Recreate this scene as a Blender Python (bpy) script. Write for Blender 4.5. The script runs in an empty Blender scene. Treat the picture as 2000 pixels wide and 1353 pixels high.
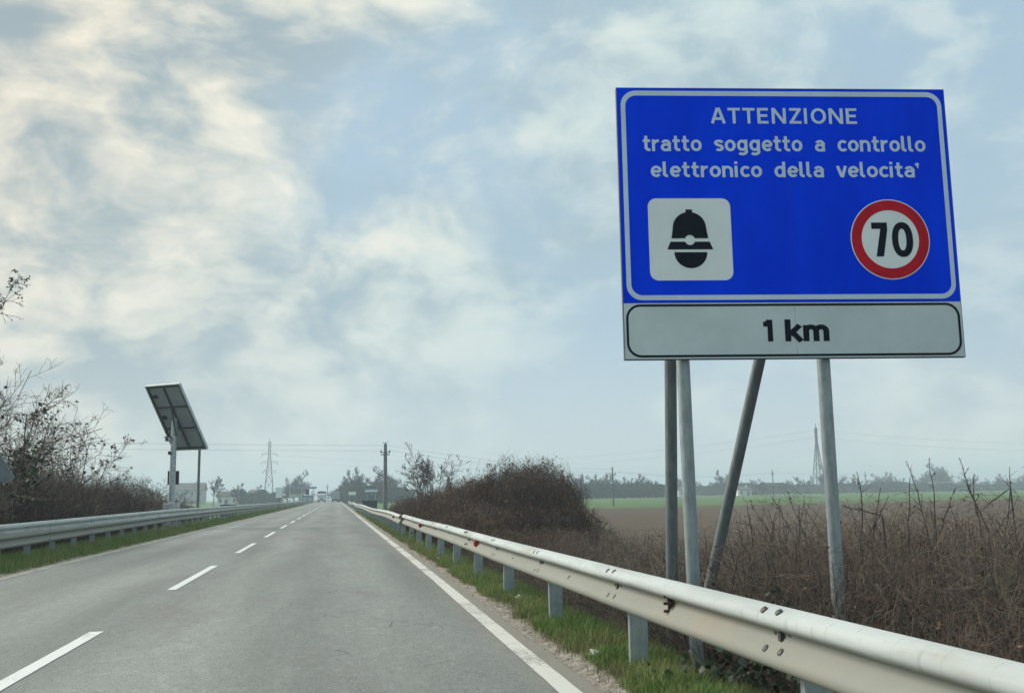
import bpy, math, random
import numpy as np

# ------------------------------------------------------------------ camera
scene = bpy.context.scene
CAM_H = 1.265
F_PX, W_PX, H_PX = 1950.0, 2000.0, 1353.0
YAW, PITCH, ROLL = math.radians(10.0558), math.radians(8.4602), math.radians(0.9)
_w = np.array([math.sin(YAW)*math.cos(PITCH), math.cos(YAW)*math.cos(PITCH), math.sin(PITCH)])
_r0 = np.array([math.cos(YAW), -math.sin(YAW), 0.0]); _u0 = np.cross(_r0, _w)
_r = math.cos(ROLL)*_r0 - math.sin(ROLL)*_u0
_u = math.sin(ROLL)*_r0 + math.cos(ROLL)*_u0
cam_data = bpy.data.cameras.new('camera')
cam_data.sensor_width = 36.0
cam_data.lens = F_PX/W_PX*36.0
cam_data.clip_start, cam_data.clip_end = 0.05, 9000.0
cam = bpy.data.objects.new('camera', cam_data)
scene.collection.objects.link(cam)
import mathutils
cam.matrix_world = mathutils.Matrix(((_r[0], _u[0], -_w[0], 0), (_r[1], _u[1], -_w[1], 0), (_r[2], _u[2], -_w[2], CAM_H), (0, 0, 0, 1)))
scene.camera = cam

# ------------------------------------------------------------------ sun, exposure
SUN_EL, SUN_AZ = math.radians(33), math.radians(-52)      # azimuth measured from the road direction (+Y) towards +X
SUN = np.array([math.cos(SUN_EL)*math.sin(SUN_AZ), math.cos(SUN_EL)*math.cos(SUN_AZ), math.sin(SUN_EL)])
sd = bpy.data.lights.new('sun', 'SUN')
sd.energy, sd.angle, sd.color = 1.5, math.radians(24), (1.0, 0.945, 0.86)
sun = bpy.data.objects.new('sun', sd)
scene.collection.objects.link(sun)
sun.rotation_euler = mathutils.Vector(SUN).to_track_quat('Z', 'Y').to_euler()
vs = scene.view_settings
vs.view_transform, vs.look, vs.gamma, vs.use_curve_mapping = 'Standard', 'None', 1.0, False
vs.exposure = 1.2
EXPO = 2.0**vs.exposure
cy = scene.cycles if hasattr(scene, 'cycles') else None
if cy:
    cy.max_bounces, cy.diffuse_bounces, cy.glossy_bounces, cy.transmission_bounces = 6, 3, 2, 4
    cy.volume_bounces, cy.transparent_max_bounces = 2, 8
    cy.use_denoising = True
    cy.use_adaptive_sampling = True


# ------------------------------------------------------------------ node helpers
class NT:
    def __init__(s, tree):
        s.t = tree; s.n = tree.nodes; s.l = tree.links

    def new(s, kind, **kw):
        n = s.n.new(kind)
        for k, v in kw.items():
            setattr(n, k, v)
        return n

    def put(s, sock, v):
        if isinstance(v, bpy.types.NodeSocket):
            s.l.new(v, sock)
        elif isinstance(v, (tuple, list)) and len(v) == 3 and len(sock.default_value) == 4:
            sock.default_value = (*v, 1.0)
        else:
            sock.default_value = v

    def math(s, op, a, b=0.0, c=None, clamp=False):
        n = s.new('ShaderNodeMath', operation=op, use_clamp=clamp)
        s.put(n.inputs[0], a); s.put(n.inputs[1], b)
        if c is not None:
            s.put(n.inputs[2], c)
        return n.outputs[0]

    def vmath(s, op, a, b=(0, 0, 0), out=0):
        n = s.new('ShaderNodeVectorMath', operation=op)
        s.put(n.inputs[0], a)
        if op == 'SCALE':
            s.put(n.inputs['Scale'], b)
        else:
            s.put(n.inputs[1], b)
        return n.outputs[out]

    def mix(s, f, a, b, blend='MIX'):
        n = s.new('ShaderNodeMix', data_type='RGBA', blend_type=blend)
        s.put(n.inputs[0], f); s.put(n.inputs[6], a); s.put(n.inputs[7], b)
        return n.outputs[2]

    def noise(s, vec, scale, detail=4.0, rough=0.5, dist=0.0, out=0):
        n = s.new('ShaderNodeTexNoise')
        s.put(n.inputs['Vector'], vec)
        n.inputs['Scale'].default_value = scale; n.inputs['Detail'].default_value = detail
        n.inputs['Roughness'].default_value = rough; n.inputs['Distortion'].default_value = dist
        return n.outputs[out]

    def step(s, v, lo, hi, smooth=True):
        n = s.new('ShaderNodeMapRange')
        if smooth:
            n.interpolation_type = 'SMOOTHSTEP'
        s.put(n.inputs[0], v); n.inputs[1].default_value = lo; n.inputs[2].default_value = hi
        return n.outputs[0]

    def xyz(s, vec):
        n = s.new('ShaderNodeSeparateXYZ'); s.put(n.inputs[0], vec); return n.outputs

    def comb(s, x, y, z):
        n = s.new('ShaderNodeCombineXYZ')
        for i, v in enumerate((x, y, z)):
            s.put(n.inputs[i], v)
        return n.outputs[0]


# ------------------------------------------------------------------ sky
world = bpy.data.worlds.new('World')
scene.world = world
world.use_nodes = True
world.node_tree.nodes.clear()
k = NT(world.node_tree)
SKY_SHIFT = (31.05, 1.95, 5.04)
d = k.new('ShaderNodeTexCoord').outputs['Generated']
dx, dy, dz = k.xyz(d)
zc = k.math('MAXIMUM', dz, 0.0)
plane = k.vmath('ADD', k.vmath('MULTIPLY', d, (1.0, 1.0, 1.6)), SKY_SHIFT)
warp = k.noise(plane, 3.2, 4, 0.5, out=1)
warp2 = k.noise(plane, 9.0, 4, 0.55, out=1)
pw = k.vmath('ADD', plane, k.vmath('SCALE', k.vmath('SUBTRACT', warp, (0.5, 0.5, 0.5)), 0.19))
pw = k.vmath('ADD', pw, k.vmath('SCALE', k.vmath('SUBTRACT', warp2, (0.5, 0.5, 0.5)), 0.035))
big = k.noise(pw, 2.5, 3, 0.5)
mid = k.noise(k.vmath('ADD', pw, (0, 0, 4.3)), 5.6, 7, 0.56)
fine = k.noise(k.vmath('ADD', pw, (0, 0, 9.1)), 12.0, 7, 0.52)
nis = k.new('ShaderNodeTexSky', sky_type='NISHITA')
nis.sun_disc = False
nis.sun_elevation, nis.sun_rotation = SUN_EL, SUN_AZ
nis.air_density, nis.dust_density, nis.ozone_density = 1.0, 2.0, 1.0
SKY_S = 0.1
G = 1.0/(EXPO*SKY_S)


def disp(c):      # a radiance as seen in the picture -> value for the background node
    return tuple(x*G for x in c)


sunward = k.math('MAXIMUM', k.vmath('DOT_PRODUCT', d, tuple(float(x) for x in SUN), out=1), 0.0)
glow = k.step(sunward, 0.45, 1.0)
blue = k.mix(0.85, k.vmath('SCALE', nis.outputs[0], 0.6), disp((0.44, 0.61, 0.73)))
shade = k.step(k.math('ADD', k.math('MULTIPLY', mid, 0.50), k.math('MULTIPLY', fine, 0.50)), 0.405, 0.595)
grey = k.mix(shade, disp((0.41, 0.55, 0.62)), disp((0.67, 0.785, 0.77)))
warm = k.mix(shade, disp((0.37, 0.455, 0.49)), disp((0.92, 0.85, 0.70)))
cloud = k.mix(k.math('MULTIPLY', glow, 1.15, clamp=True), grey, warm)
cover = k.step(k.math('ADD', k.math('MULTIPLY', big, 0.75), k.math('ADD', k.math('MULTIPLY', mid, 0.30), k.math('MULTIPLY', glow, 0.25))), 0.42, 0.63)
cover = k.math('MAXIMUM', cover, k.math('MULTIPLY', shade, 0.6))
sky = k.mix(cover, blue, cloud)
# bright rims where the cloud breaks
rim = k.step(k.math('ADD', k.math('MULTIPLY', mid, 0.42), k.math('MULTIPLY', fine, 0.58)), 0.545, 0.64)
rim = k.math('MULTIPLY', rim, k.math('ADD', 0.10, k.math('MULTIPLY', k.step(sunward, 0.40, 0.92), 1.0)))
rim = k.math('MULTIPLY', rim, k.step(zc, 0.10, 0.26))
sky = k.mix(rim, sky, disp((1.0, 0.94, 0.82)))
# the air near the horizon
hz = k.math('POWER', k.math('SUBTRACT', 1.0, k.step(zc, -0.02, 0.22, smooth=False)), 1.8)
sky = k.mix(k.math('MULTIPLY', hz, 0.78), sky, k.mix(glow, disp((0.79, 0.84, 0.79)), disp((0.87, 0.86, 0.77))))
bg = k.new('ShaderNodeBackground')
k.put(bg.inputs[0], sky); bg.inputs[1].default_value = SKY_S
k.l.new(bg.outputs[0], k.new('ShaderNodeOutputWorld').inputs[0])

# ------------------------------------------------------------------ general helpers
COL = scene.collection
RNG = np.random.default_rng(7)
random.seed(7)


def ray(px, py):
    return _w + _r*(px - W_PX/2)/F_PX + _u*(H_PX/2 - py)/F_PX


def at(px, py, Y):            # world point at road distance Y that the survey of the photograph gives for a pixel
    v = ray(px, py)
    return np.array([0, 0, CAM_H]) + v*(Y/v[1])


def tag(o, label=None, cat=None, group=None, kind=None):
    if label: o['label'] = label
    if cat: o['category'] = cat
    if group: o['group'] = group
    if kind: o['kind'] = kind
    return o


def thing(name, loc, label, cat, group=None, rz=0.0):
    o = bpy.data.objects.new(name, None)
    COL.objects.link(o)
    o.location = tuple(float(v) for v in loc); o.rotation_euler = (0, 0, rz); o.empty_display_size = 0.3
    return tag(o, label, cat, group)


def mesh_np(name, V, faces, smooth=False):
    V = np.asarray(V, np.float32)
    me = bpy.data.meshes.new(name)
    me.vertices.add(len(V)); me.vertices.foreach_set('co', V.ravel())
    if not isinstance(faces, (list, tuple)):
        faces = [faces]
    faces = [np.asarray(f, np.int32) for f in faces if len(f)]
    loops = np.concatenate([f.ravel() for f in faces])
    sizes = np.concatenate([np.full(len(f), f.shape[1], np.int32) for f in faces])
    starts = np.concatenate([[0], np.cumsum(sizes)[:-1]]).astype(np.int32)
    me.loops.add(len(loops)); me.loops.foreach_set('vertex_index', loops)
    me.polygons.add(len(sizes)); me.polygons.foreach_set('loop_start', starts)
    if smooth:
        me.polygons.foreach_set('use_smooth', np.ones(len(sizes), bool))
    me.update(calc_edges=True)
    return me


def obj(name, me, mat, parent=None, loc=None):
    o = bpy.data.objects.new(name, me)
    COL.objects.link(o)
    if mat and not me.materials:
        me.materials.append(mat)
    if parent: o.parent = parent
    if loc is not None: o.location = loc
    return o


class MB:
    """collects solids into one mesh"""
    def __init__(s):
        s.V = []; s.Fc = []

    def add(s, V, Fc):
        b = len(s.V)
        s.V += [tuple(v) for v in V]; s.Fc += [tuple(i + b for i in f) for f in Fc]
        return s

    def box(s, a, b):
        (x0, y0, z0), (x1, y1, z1) = a, b
        V = [(x0, y0, z0), (x1, y0, z0), (x1, y1, z0), (x0, y1, z0), (x0, y0, z1), (x1, y0, z1), (x1, y1, z1), (x0, y1, z1)]
        return s.add(V, [(0, 3, 2, 1), (4, 5, 6, 7), (0, 1, 5, 4), (1, 2, 6, 5), (2, 3, 7, 6), (3, 0, 4, 7)])

    def bar(s, p, q, w, h=None, up=(0, 0, 1)):
        p, q = np.array(p, float), np.array(q, float)
        h = w if h is None else h
        t = (q - p)/np.linalg.norm(q - p)
        up = np.array(up, float)
        if abs(t @ up) > 0.95: up = np.array([1.0, 0, 0])
        a = np.cross(t, up); a /= np.linalg.norm(a); b = np.cross(a, t)
        V = [c + a*sx*w/2 + b*sy*h/2 for c in (p, q) for sx, sy in ((-1, -1), (1, -1), (1, 1), (-1, 1))]
        return s.add(V, [(0, 1, 2, 3), (7, 6, 5, 4), (0, 4, 5, 1), (1, 5, 6, 2), (2, 6, 7, 3), (3, 7, 4, 0)])

    def tube(s, pts, rads, n=12, cap=True):
        pts = [np.array(p, float) for p in pts]
        V = []; Fc = []
        for i, p in enumerate(pts):
            t = pts[min(i + 1, len(pts) - 1)] - pts[max(i - 1, 0)]; t /= np.linalg.norm(t)
            up = np.array([0, 0, 1.0]) if abs(t[2]) < 0.9 else np.array([0, 1.0, 0])
            a = np.cross(t, up); a /= np.linalg.norm(a); b = np.cross(a, t)
            r = rads[i] if hasattr(rads, '__len__') else rads
            V += [p + r*(math.cos(2*math.pi*j/n)*a + math.sin(2*math.pi*j/n)*b) for j in range(n)]
        for i in range(len(pts) - 1):
            for j in range(n):
                Fc.append((i*n + j, (i + 1)*n + j, (i + 1)*n + (j + 1) % n, i*n + (j + 1) % n))
        if cap:
            Fc.append(tuple(range(n))); Fc.append(tuple((len(pts) - 1)*n + j for j in reversed(range(n))))
        return s.add(V, Fc)

    def prism(s, poly, fn, t0, t1):
        """poly: 2-D outline; fn(u, v, t) -> world point; extruded from t0 to t1"""
        n = len(poly)
        V = [fn(u, v, t0) for u, v in poly] + [fn(u, v, t1) for u, v in poly]
        Fc = [tuple(range(n)), tuple(range(2*n - 1, n - 1, -1))] + [(i, n + i, n + (i + 1) % n, (i + 1) % n) for i in range(n)]
        return s.add(V, Fc)

    def ring(s, outer, inner, fn, t0, t1):
        n = len(outer)
        V = [fn(u, v, t) for t in (t0, t1) for loop in (outer, inner) for u, v in loop]
        Fc = []
        for i in range(n):
            j = (i + 1) % n
            Fc += [(i, j, n + j, n + i), (2*n + i, 3*n + i, 3*n + j, 2*n + j), (i, 2*n + i, 2*n + j, j), (n + i, n + j, 3*n + j, 3*n + i)]
        return s.add(V, Fc)

    def build(s, name, mat, parent=None, smooth=False, local=False, bevel=0.0):
        V = np.array(s.V, float)
        if parent is not None and not local:
            q = parent
            while q is not None:
                V = V - np.array(q.location); q = q.parent
        me = bpy.data.meshes.new(name)
        me.from_pydata(V.tolist(), [], s.Fc)
        me.validate()
        me.update()
        if smooth:
            for p in me.polygons: p.use_smooth = True
            try:
                me.set_sharp_from_angle(angle=math.radians(40))
            except Exception:
                pass
        o = obj(name, me, mat, parent)
        if bevel:
            m = o.modifiers.new('bevel', 'BEVEL'); m.width = bevel; m.segments = 2; m.limit_method = 'ANGLE'
        return o


def copy_tree(o, parent=None):
    c = o.copy(); COL.objects.link(c)
    if parent is not None: c.parent = parent
    for ch in list(o.children): copy_tree(ch, c)
    return c


def place(root, x, y, z, s=(1, 1, 1), rz=0.0, label=None, group=None):
    root.location = (x, y, z)
    root.scale = s if hasattr(s, '__len__') else (s, s, s)
    root.rotation_euler = (0, 0, rz)
    if label: root['label'] = label
    if group: root['group'] = group
    return root


# ------------------------------------------------------------------ materials
def material(name, col, rough=0.8, metal=0.0, var=0.15, scale=6.0, col2=None, bump=0.0, bscale=40.0, spec=0.5, stretch=(1, 1, 1), coords='Object', island=0.0):
    m = bpy.data.materials.new(name); m.use_nodes = True
    k = NT(m.node_tree)
    b = k.n['Principled BSDF']
    v = k.new('ShaderNodeTexCoord').outputs[coords]
    if stretch != (1, 1, 1): v = k.vmath('MULTIPLY', v, stretch)
    n = k.noise(v, scale, 5, 0.6)
    if col2 is None:
        c = k.mix(k.step(n, 0.3, 0.7), tuple(x*(1 - var) for x in col), tuple(min(1, x*(1 + var)) for x in col))
    else:
        c = k.mix(k.step(n, 0.38, 0.62), col, col2)
    if island:
        g = k.new('ShaderNodeNewGeometry')
        hs = k.new('ShaderNodeHueSaturation')
        k.put(hs.inputs['Color'], c)
        k.put(hs.inputs['Value'], k.math('ADD', 1 - island, k.math('MULTIPLY', g.outputs['Random Per Island'], 2*island)))
        k.put(hs.inputs['Hue'], k.math('ADD', 0.5 - 0.05*island, k.math('MULTIPLY', g.outputs['Random Per Island'], 0.1*island)))
        c = hs.outputs[0]
    k.put(b.inputs['Base Color'], c)
    b.inputs['Roughness'].default_value = rough; b.inputs['Metallic'].default_value = metal
    b.inputs['Specular IOR Level'].default_value = spec
    if bump:
        bn = k.new('ShaderNodeBump'); bn.inputs['Strength'].default_value = bump; bn.inputs['Distance'].default_value = 0.02
        k.put(bn.inputs['Height'], k.noise(v, bscale, 6, 0.6)); k.put(b.inputs['Normal'], bn.outputs[0])
    return m


M = {}
M['zinc'] = material('galvanised', (0.40, 0.45, 0.46), 0.5, 0.35, 0.28, 9, bump=0.05, bscale=60)
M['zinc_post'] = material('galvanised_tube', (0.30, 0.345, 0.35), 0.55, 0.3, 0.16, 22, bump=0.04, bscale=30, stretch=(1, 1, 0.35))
M['zinc_dark'] = material('dark_zinc_tube', (0.165, 0.195, 0.20), 0.6, 0.25, 0.18, 20, stretch=(1, 1, 0.3))  # darker tone of the tube zinc, used on the raking struts
M['bolt'] = material('bolt_steel', (0.10, 0.10, 0.09), 0.6, 0.5)
M['rust'] = material('rusty_bracket', (0.10, 0.07, 0.045), 0.8, 0.2, 0.4, 30)
M['red_reflex'] = material('red_reflector', (0.42, 0.02, 0.03), 0.35, 0, 0.2, 30)
M['sign_blue'] = material('sign_blue_sheeting', (0.0, 0.055, 0.97), 0.7, 0, 0.14, 0.8, spec=0.05, stretch=(2.5, 1, 0.6))
M['sign_white'] = material('sign_white_sheeting', (0.62, 0.74, 0.86), 0.6, 0, 0.06, 2.5, spec=0.15)
M['sign_plate'] = material('sign_pale_plate', (0.82, 0.88, 0.86), 0.6, 0, 0.06, 1.5, spec=0.15)
M['sign_grey'] = material('sign_grey_plate', (0.60, 0.68, 0.68), 0.6, 0, 0.10, 1.2, spec=0.15)
M['sign_black'] = material('sign_black_print', (0.004, 0.011, 0.020), 0.5, 0, 0.1, 4, spec=0.15)
M['sign_red'] = material('sign_red_print', (0.55, 0.012, 0.028), 0.6, 0, 0.1, 4, spec=0.15)
M['sign_back'] = material('aluminium_back', (0.20, 0.235, 0.25), 0.6, 0.3, 0.15, 5)
M['sign_edge'] = material('sign_edge', (0.10, 0.12, 0.16), 0.5, 0.4)
M['bark'] = material('bark', (0.115, 0.090, 0.072), 0.95, 0, 0.35, 8, bump=0.3, bscale=30, island=0.25)
M['twig_grey'] = material('twig_grey_brown', (0.200, 0.163, 0.128), 0.95, 0, 0.3, 3, island=0.55)
M['twig_red'] = material('twig_red_brown', (0.158, 0.112, 0.085), 0.95, 0, 0.3, 3, island=0.55)
M['twig_dark'] = material('twig_dark', (0.085, 0.070, 0.058), 0.95, 0, 0.3, 3, island=0.4)
M['straw'] = material('dry_straw', (0.33, 0.26, 0.18), 0.95, 0, 0.3, 3, island=0.4)
M['dead_leaf'] = material('dead_leaf', (0.17, 0.095, 0.055), 0.9, 0, 0.35, 3, island=0.5)
M['ivy'] = material('ivy_leaf', (0.040, 0.060, 0.030), 0.6, 0, 0.3, 3, island=0.5)
M['evergreen'] = material('evergreen_leaf', (0.035, 0.060, 0.035), 0.8, 0, 0.3, 0.5, island=0.4)
M['far_twig'] = material('far_twig', (0.058, 0.056, 0.064), 0.95, 0, 0.25, 0.3, island=0.4)
M['grass'] = material('grass_blade', (0.135, 0.225, 0.045), 0.75, 0, 0.35, 1.6, col2=(0.260, 0.280, 0.095), island=0.45)
M['grass_dry'] = material('dry_grass_blade', (0.23, 0.19, 0.11), 0.9, 0, 0.35, 3, island=0.4)
M['concrete'] = material('concrete', (0.48, 0.50, 0.49), 0.9, 0, 0.2, 5, bump=0.2)
M['concrete_pole'] = material('concrete_pole', (0.17, 0.18, 0.17), 0.9, 0, 0.2, 2)
M['dark_box'] = material('dark_plastic', (0.02, 0.025, 0.035), 0.6)
M['panel_back'] = material('panel_back_sheet', (0.30, 0.33, 0.35), 0.6, 0, 0.08, 1.5)
M['panel_frame'] = material('panel_frame_dark', (0.08, 0.09, 0.10), 0.5, 0.4)
M['panel_rim'] = material('panel_rim_aluminium', (0.50, 0.54, 0.56), 0.45, 0.5)
M['solar_cell'] = material('solar_cell', (0.01, 0.015, 0.05), 0.2)
M['wire'] = material('wire', (0.16, 0.16, 0.17), 0.6)
M['lattice'] = material('lattice_steel', (0.13, 0.14, 0.15), 0.6, 0.3)
M['wall_white'] = material('plaster_white', (0.70, 0.70, 0.66), 0.9, 0, 0.1, 1)
M['wall_cream'] = material('plaster_cream', (0.52, 0.45, 0.36), 0.9, 0, 0.12, 1)
M['wall_grey'] = material('plaster_grey', (0.38, 0.38, 0.38), 0.9, 0, 0.12, 1)
M['roof'] = material('roof_tiles', (0.14, 0.115, 0.105), 0.9, 0, 0.25, 3)
M['roof_blue'] = material('roof_sheet_blue', (0.12, 0.20, 0.32), 0.6, 0.1, 0.15, 1)
M['glass'] = material('window_glass', (0.03, 0.045, 0.06), 0.1, 0, 0.1, 1)
M['truck_white'] = material('truck_white_paint', (0.74, 0.75, 0.74), 0.35)
M['truck_grey'] = material('truck_grey_tarp', (0.33, 0.37, 0.37), 0.7, 0, 0.12, 0.8)
M['truck_dark'] = material('truck_dark_tarp', (0.06, 0.075, 0.08), 0.6)
M['tyre'] = material('tyre', (0.02, 0.02, 0.02), 0.9)
M['screen'] = material('windscreen', (0.35, 0.42, 0.45), 0.08, 0, 0.1, 1, spec=0.8)
M['lamp'] = material('lamp_lens', (0.7, 0.7, 0.65), 0.2)
M['litter'] = material('white_litter', (0.78, 0.77, 0.74), 0.7)


def road_material():
    m = bpy.data.materials.new('asphalt'); m.use_nodes = True
    k = NT(m.node_tree); b = k.n['Principled BSDF']
    p = k.new('ShaderNodeNewGeometry').outputs['Position']
    x, y, z = k.xyz(p)
    longi = k.vmath('MULTIPLY', p, (1.0, 0.09, 1.0))
    c = k.mix(k.step(k.noise(longi, 0.9, 4, 0.55), 0.32, 0.68), (0.178, 0.190, 0.173), (0.240, 0.255, 0.235))
    # polished wheel tracks, darker oil band between them
    for cx, wd, f in ((0.55, 0.75, 0.55), (-1.35, 0.7, 0.5), (-3.2, 0.7, 0.45), (-4.7, 0.6, 0.3)):
        g = k.math('SUBTRACT', 1.0, k.step(k.math('ABSOLUTE', k.math('SUBTRACT', x, cx)), 0.05, wd))
        g = k.math('MULTIPLY', g, k.math('MULTIPLY', k.step(k.noise(longi, 0.5, 3), 0.25, 0.7), f))
        c = k.mix(g, c, (0.325, 0.338, 0.308))
    c = k.mix(k.math('MULTIPLY', k.step(k.noise(k.vmath('MULTIPLY', p, (1, 0.3, 1)), 0.7, 5, 0.62), 0.48, 0.66), 0.7), c, (0.195, 0.185, 0.175))
    # mottling and aggregate grain
    c = k.mix(k.math('MULTIPLY', k.step(k.noise(k.vmath('MULTIPLY', p, (1, 0.45, 1)), 7, 5, 0.7), 0.46, 0.7), 0.5), c, k.vmath('SCALE', c, 1.30))
    c = k.mix(k.math('MULTIPLY', k.step(k.noise(k.vmath('MULTIPLY', p, (1, 0.4, 1)), 16, 5, 0.7), 0.5, 0.72), 0.55), c, k.vmath('SCALE', c, 0.66))
    c = k.mix(k.step(k.noise(p, 70, 3, 0.75), 0.5, 0.68), c, k.vmath('SCALE', c, 1.6))
    c = k.mix(k.math('MULTIPLY', k.step(k.noise(p, 45, 3, 0.75), 0.52, 0.66), 0.8), c, k.vmath('SCALE', c, 0.55))
    # crazing cracks in the right wheel track near the edge
    vo = k.new('ShaderNodeTexVoronoi', feature='DISTANCE_TO_EDGE')
    k.put(vo.inputs['Vector'], k.vmath('ADD', p, k.vmath('SCALE', k.noise(p, 3.0, 3, out=1), 0.16)))
    vo.inputs['Scale'].default_value = 2.6
    crack = k.math('SUBTRACT', 1.0, k.step(vo.outputs['Distance'], 0.005, 0.035))
    zone = k.math('MULTIPLY', k.step(k.noise(k.vmath('MULTIPLY', p, (1.1, 0.55, 1)), 1.0, 5, 0.65), 0.51, 0.62), k.step(x, -1.2, 0.2))
    c = k.mix(k.math('MULTIPLY', k.math('MULTIPLY', crack, zone), 0.6), c, (0.055, 0.055, 0.05))
    # loose dirt along the edges
    e = k.math('ADD', k.step(k.math('ADD', x, k.math('MULTIPLY', k.noise(p, 1.6, 5), 0.5)), 1.45, 1.95), k.math('SUBTRACT', 1.0, k.step(k.math('ADD', x, k.math('MULTIPLY', k.noise(p, 1.6, 5), 0.4)), -5.55, -5.2)))
    c = k.mix(k.math('MULTIPLY', e, 0.75), c, (0.34, 0.305, 0.25))
    k.put(b.inputs['Base Color'], c)
    b.inputs['Roughness'].default_value = 0.82; b.inputs['Specular IOR Level'].default_value = 0.35
    bn = k.new('ShaderNodeBump'); bn.inputs['Strength'].default_value = 0.35; bn.inputs['Distance'].default_value = 0.01
    k.put(bn.inputs['Height'], k.noise(p, 110, 4, 0.7)); k.put(b.inputs['Normal'], bn.outputs[0])
    return m


def paint_material(name, col, wear):
    m = bpy.data.materials.new(name); m.use_nodes = True
    k = NT(m.node_tree); b = k.n['Principled BSDF']
    p = k.new('ShaderNodeNewGeometry').outputs['Position']
    n = k.math('ADD', k.math('MULTIPLY', k.noise(p, 1.1, 4), 0.5), k.math('MULTIPLY', k.noise(p, 26, 5, 0.7), 0.5))
    f = k.step(n, wear, wear + 0.14)
    c = k.mix(f, k.mix(k.noise(p, 3, 4), tuple(v*0.9 for v in col), col), (0.30, 0.285, 0.25))
    k.put(b.inputs['Base Color'], c); b.inputs['Roughness'].default_value = 0.75
    return m


def ground_material():
    m = bpy.data.materials.new('ground_soil'); m.use_nodes = True
    k = NT(m.node_tree); b = k.n['Principled BSDF']
    p = k.new('ShaderNodeNewGeometry').outputs['Position']
    x, y, z = k.xyz(p)
    n1 = k.noise(p, 0.6, 5, 0.6); n2 = k.noise(p, 9, 5, 0.65); n3 = k.noise(p, 0.03, 4, 0.6)
    plough = k.mix(k.step(n2, 0.3, 0.7), (0.085, 0.066, 0.046), (0.140, 0.110, 0.078))
    plough = k.mix(k.math('MULTIPLY', k.step(n3, 0.4, 0.65), 0.4), plough, (0.130, 0.112, 0.078))
    green = k.mix(k.step(n3, 0.35, 0.65), (0.085, 0.165, 0.055), (0.125, 0.200, 0.065))
    green = k.mix(k.math('MULTIPLY', k.step(n1, 0.45, 0.7), 0.3), green, (0.12, 0.14, 0.06))
    # ploughed field on the right up to the green winter crop
    lim = k.math('ADD', 132.0, k.math('MULTIPLY', x, 0.36))
    wav = k.math('MULTIPLY', k.math('SUBTRACT', k.noise(p, 0.05, 3), 0.5), 14.0)
    isp = k.math('MULTIPLY', k.math('SUBTRACT', 1.0, k.step(k.math('ADD', k.math('SUBTRACT', y, lim), wav), -2.0, 2.0)), k.step(x, 3.0, 5.0))
    c = k.mix(isp, green, plough)
    # strips along the road: dirt shoulder, turf, leaf litter under the scrub
    turf = k.mix(k.step(n2, 0.35, 0.65), (0.060, 0.085, 0.025), (0.115, 0.120, 0.045))
    litter = k.mix(k.step(n2, 0.35, 0.65), (0.050, 0.038, 0.028), (0.120, 0.090, 0.066))
    dirt = k.mix(k.step(n2, 0.35, 0.65), (0.20, 0.175, 0.14), (0.38, 0.345, 0.29))
    jit = k.math('MULTIPLY', k.math('SUBTRACT', k.noise(p, 2.2, 5, 0.65), 0.5), 0.5)
    xj = k.math('ADD', x, jit)
    near = k.math('SUBTRACT', 1.0, k.step(y, 62, 75))
    lit = k.math('MULTIPLY', k.math('MULTIPLY', k.step(xj, 2.5, 2.9), k.math('SUBTRACT', 1.0, k.step(xj, 7.5, 9.0))), near)
    c = k.mix(lit, c, litter)
    litl = k.math('MULTIPLY', k.math('MULTIPLY', k.math('SUBTRACT', 1.0, k.step(xj, -8.4, -7.8)), k.step(xj, -14, -12)), near)
    c = k.mix(litl, c, litter)
    tr = k.math('MULTIPLY', k.step(xj, -8.3, -7.9), k.math('SUBTRACT', 1.0, k.step(xj, 2.5, 2.9)))
    c = k.mix(tr, c, turf)
    dr = k.math('MULTIPLY', k.step(xj, -5.95, -5.75), k.math('SUBTRACT', 1.0, k.step(xj, 1.86, 2.02)))
    c = k.mix(dr, c, dirt)
    k.put(b.inputs['Base Color'], c); b.inputs['Roughness'].default_value = 0.95; b.inputs['Specular IOR Level'].default_value = 0.2
    bn = k.new('ShaderNodeBump'); bn.inputs['Strength'].default_value = 0.8; bn.inputs['Distance'].default_value = 0.05
    k.put(bn.inputs['Height'], n2); k.put(b.inputs['Normal'], bn.outputs[0])
    return m


# ------------------------------------------------------------------ ground, road, markings
FIELD_Z = -0.9
PROF = [(-2150, FIELD_Z), (-11.5, FIELD_Z), (-9.6, FIELD_Z + 0.05), (-8.3, -0.28), (-7.5, -0.02), (-6.6, 0.03), (-5.9, 0.015), (-5.7, -0.03), (1.68, -0.03), (1.85, 0.012), (2.15, 0.02), (2.5, -0.04), (2.9, -0.28), (3.8, -0.72), (5.0, FIELD_Z), (2150, FIELD_Z)]


def gz(x):
    return float(np.interp(x, [p[0] for p in PROF], [p[1] for p in PROF]))


xs = sorted(set([p[0] for p in PROF] + [-1500, -900, -500, -250, -120, -60, -30, -18, -7.0, -6.2, -3, 0, 2.0, 2.3, 2.7, 3.3, 4.4, 6, 8, 12, 20, 40, 80, 150, 300, 600, 1000, 1600]))
ys = list(np.arange(-250, -10, 60.0)) + list(np.arange(-10, 60, 0.5)) + list(np.arange(60, 260, 10.0)) + list(np.arange(260, 2551, 100.0))
V = []
for y in ys:
    for x in xs:
        z = gz(x)
        if y < 60 and (1.8 < x < 4.6 or -8.4 < x < -5.8): z += random.uniform(-0.010, 0.010)
        V.append((x, y, z))
nx, ny = len(xs), len(ys)
I = np.arange(nx*ny).reshape(ny, nx)
gq = np.stack([I[:-1, :-1], I[:-1, 1:], I[1:, 1:], I[1:, :-1]], -1).reshape(-1, 4)
ground = obj('ground', mesh_np('ground', V, gq, smooth=True), ground_material())
tag(ground, 'flat farmland, brown ploughed soil by the road and green crop beyond', 'ground', kind='structure')

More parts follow.
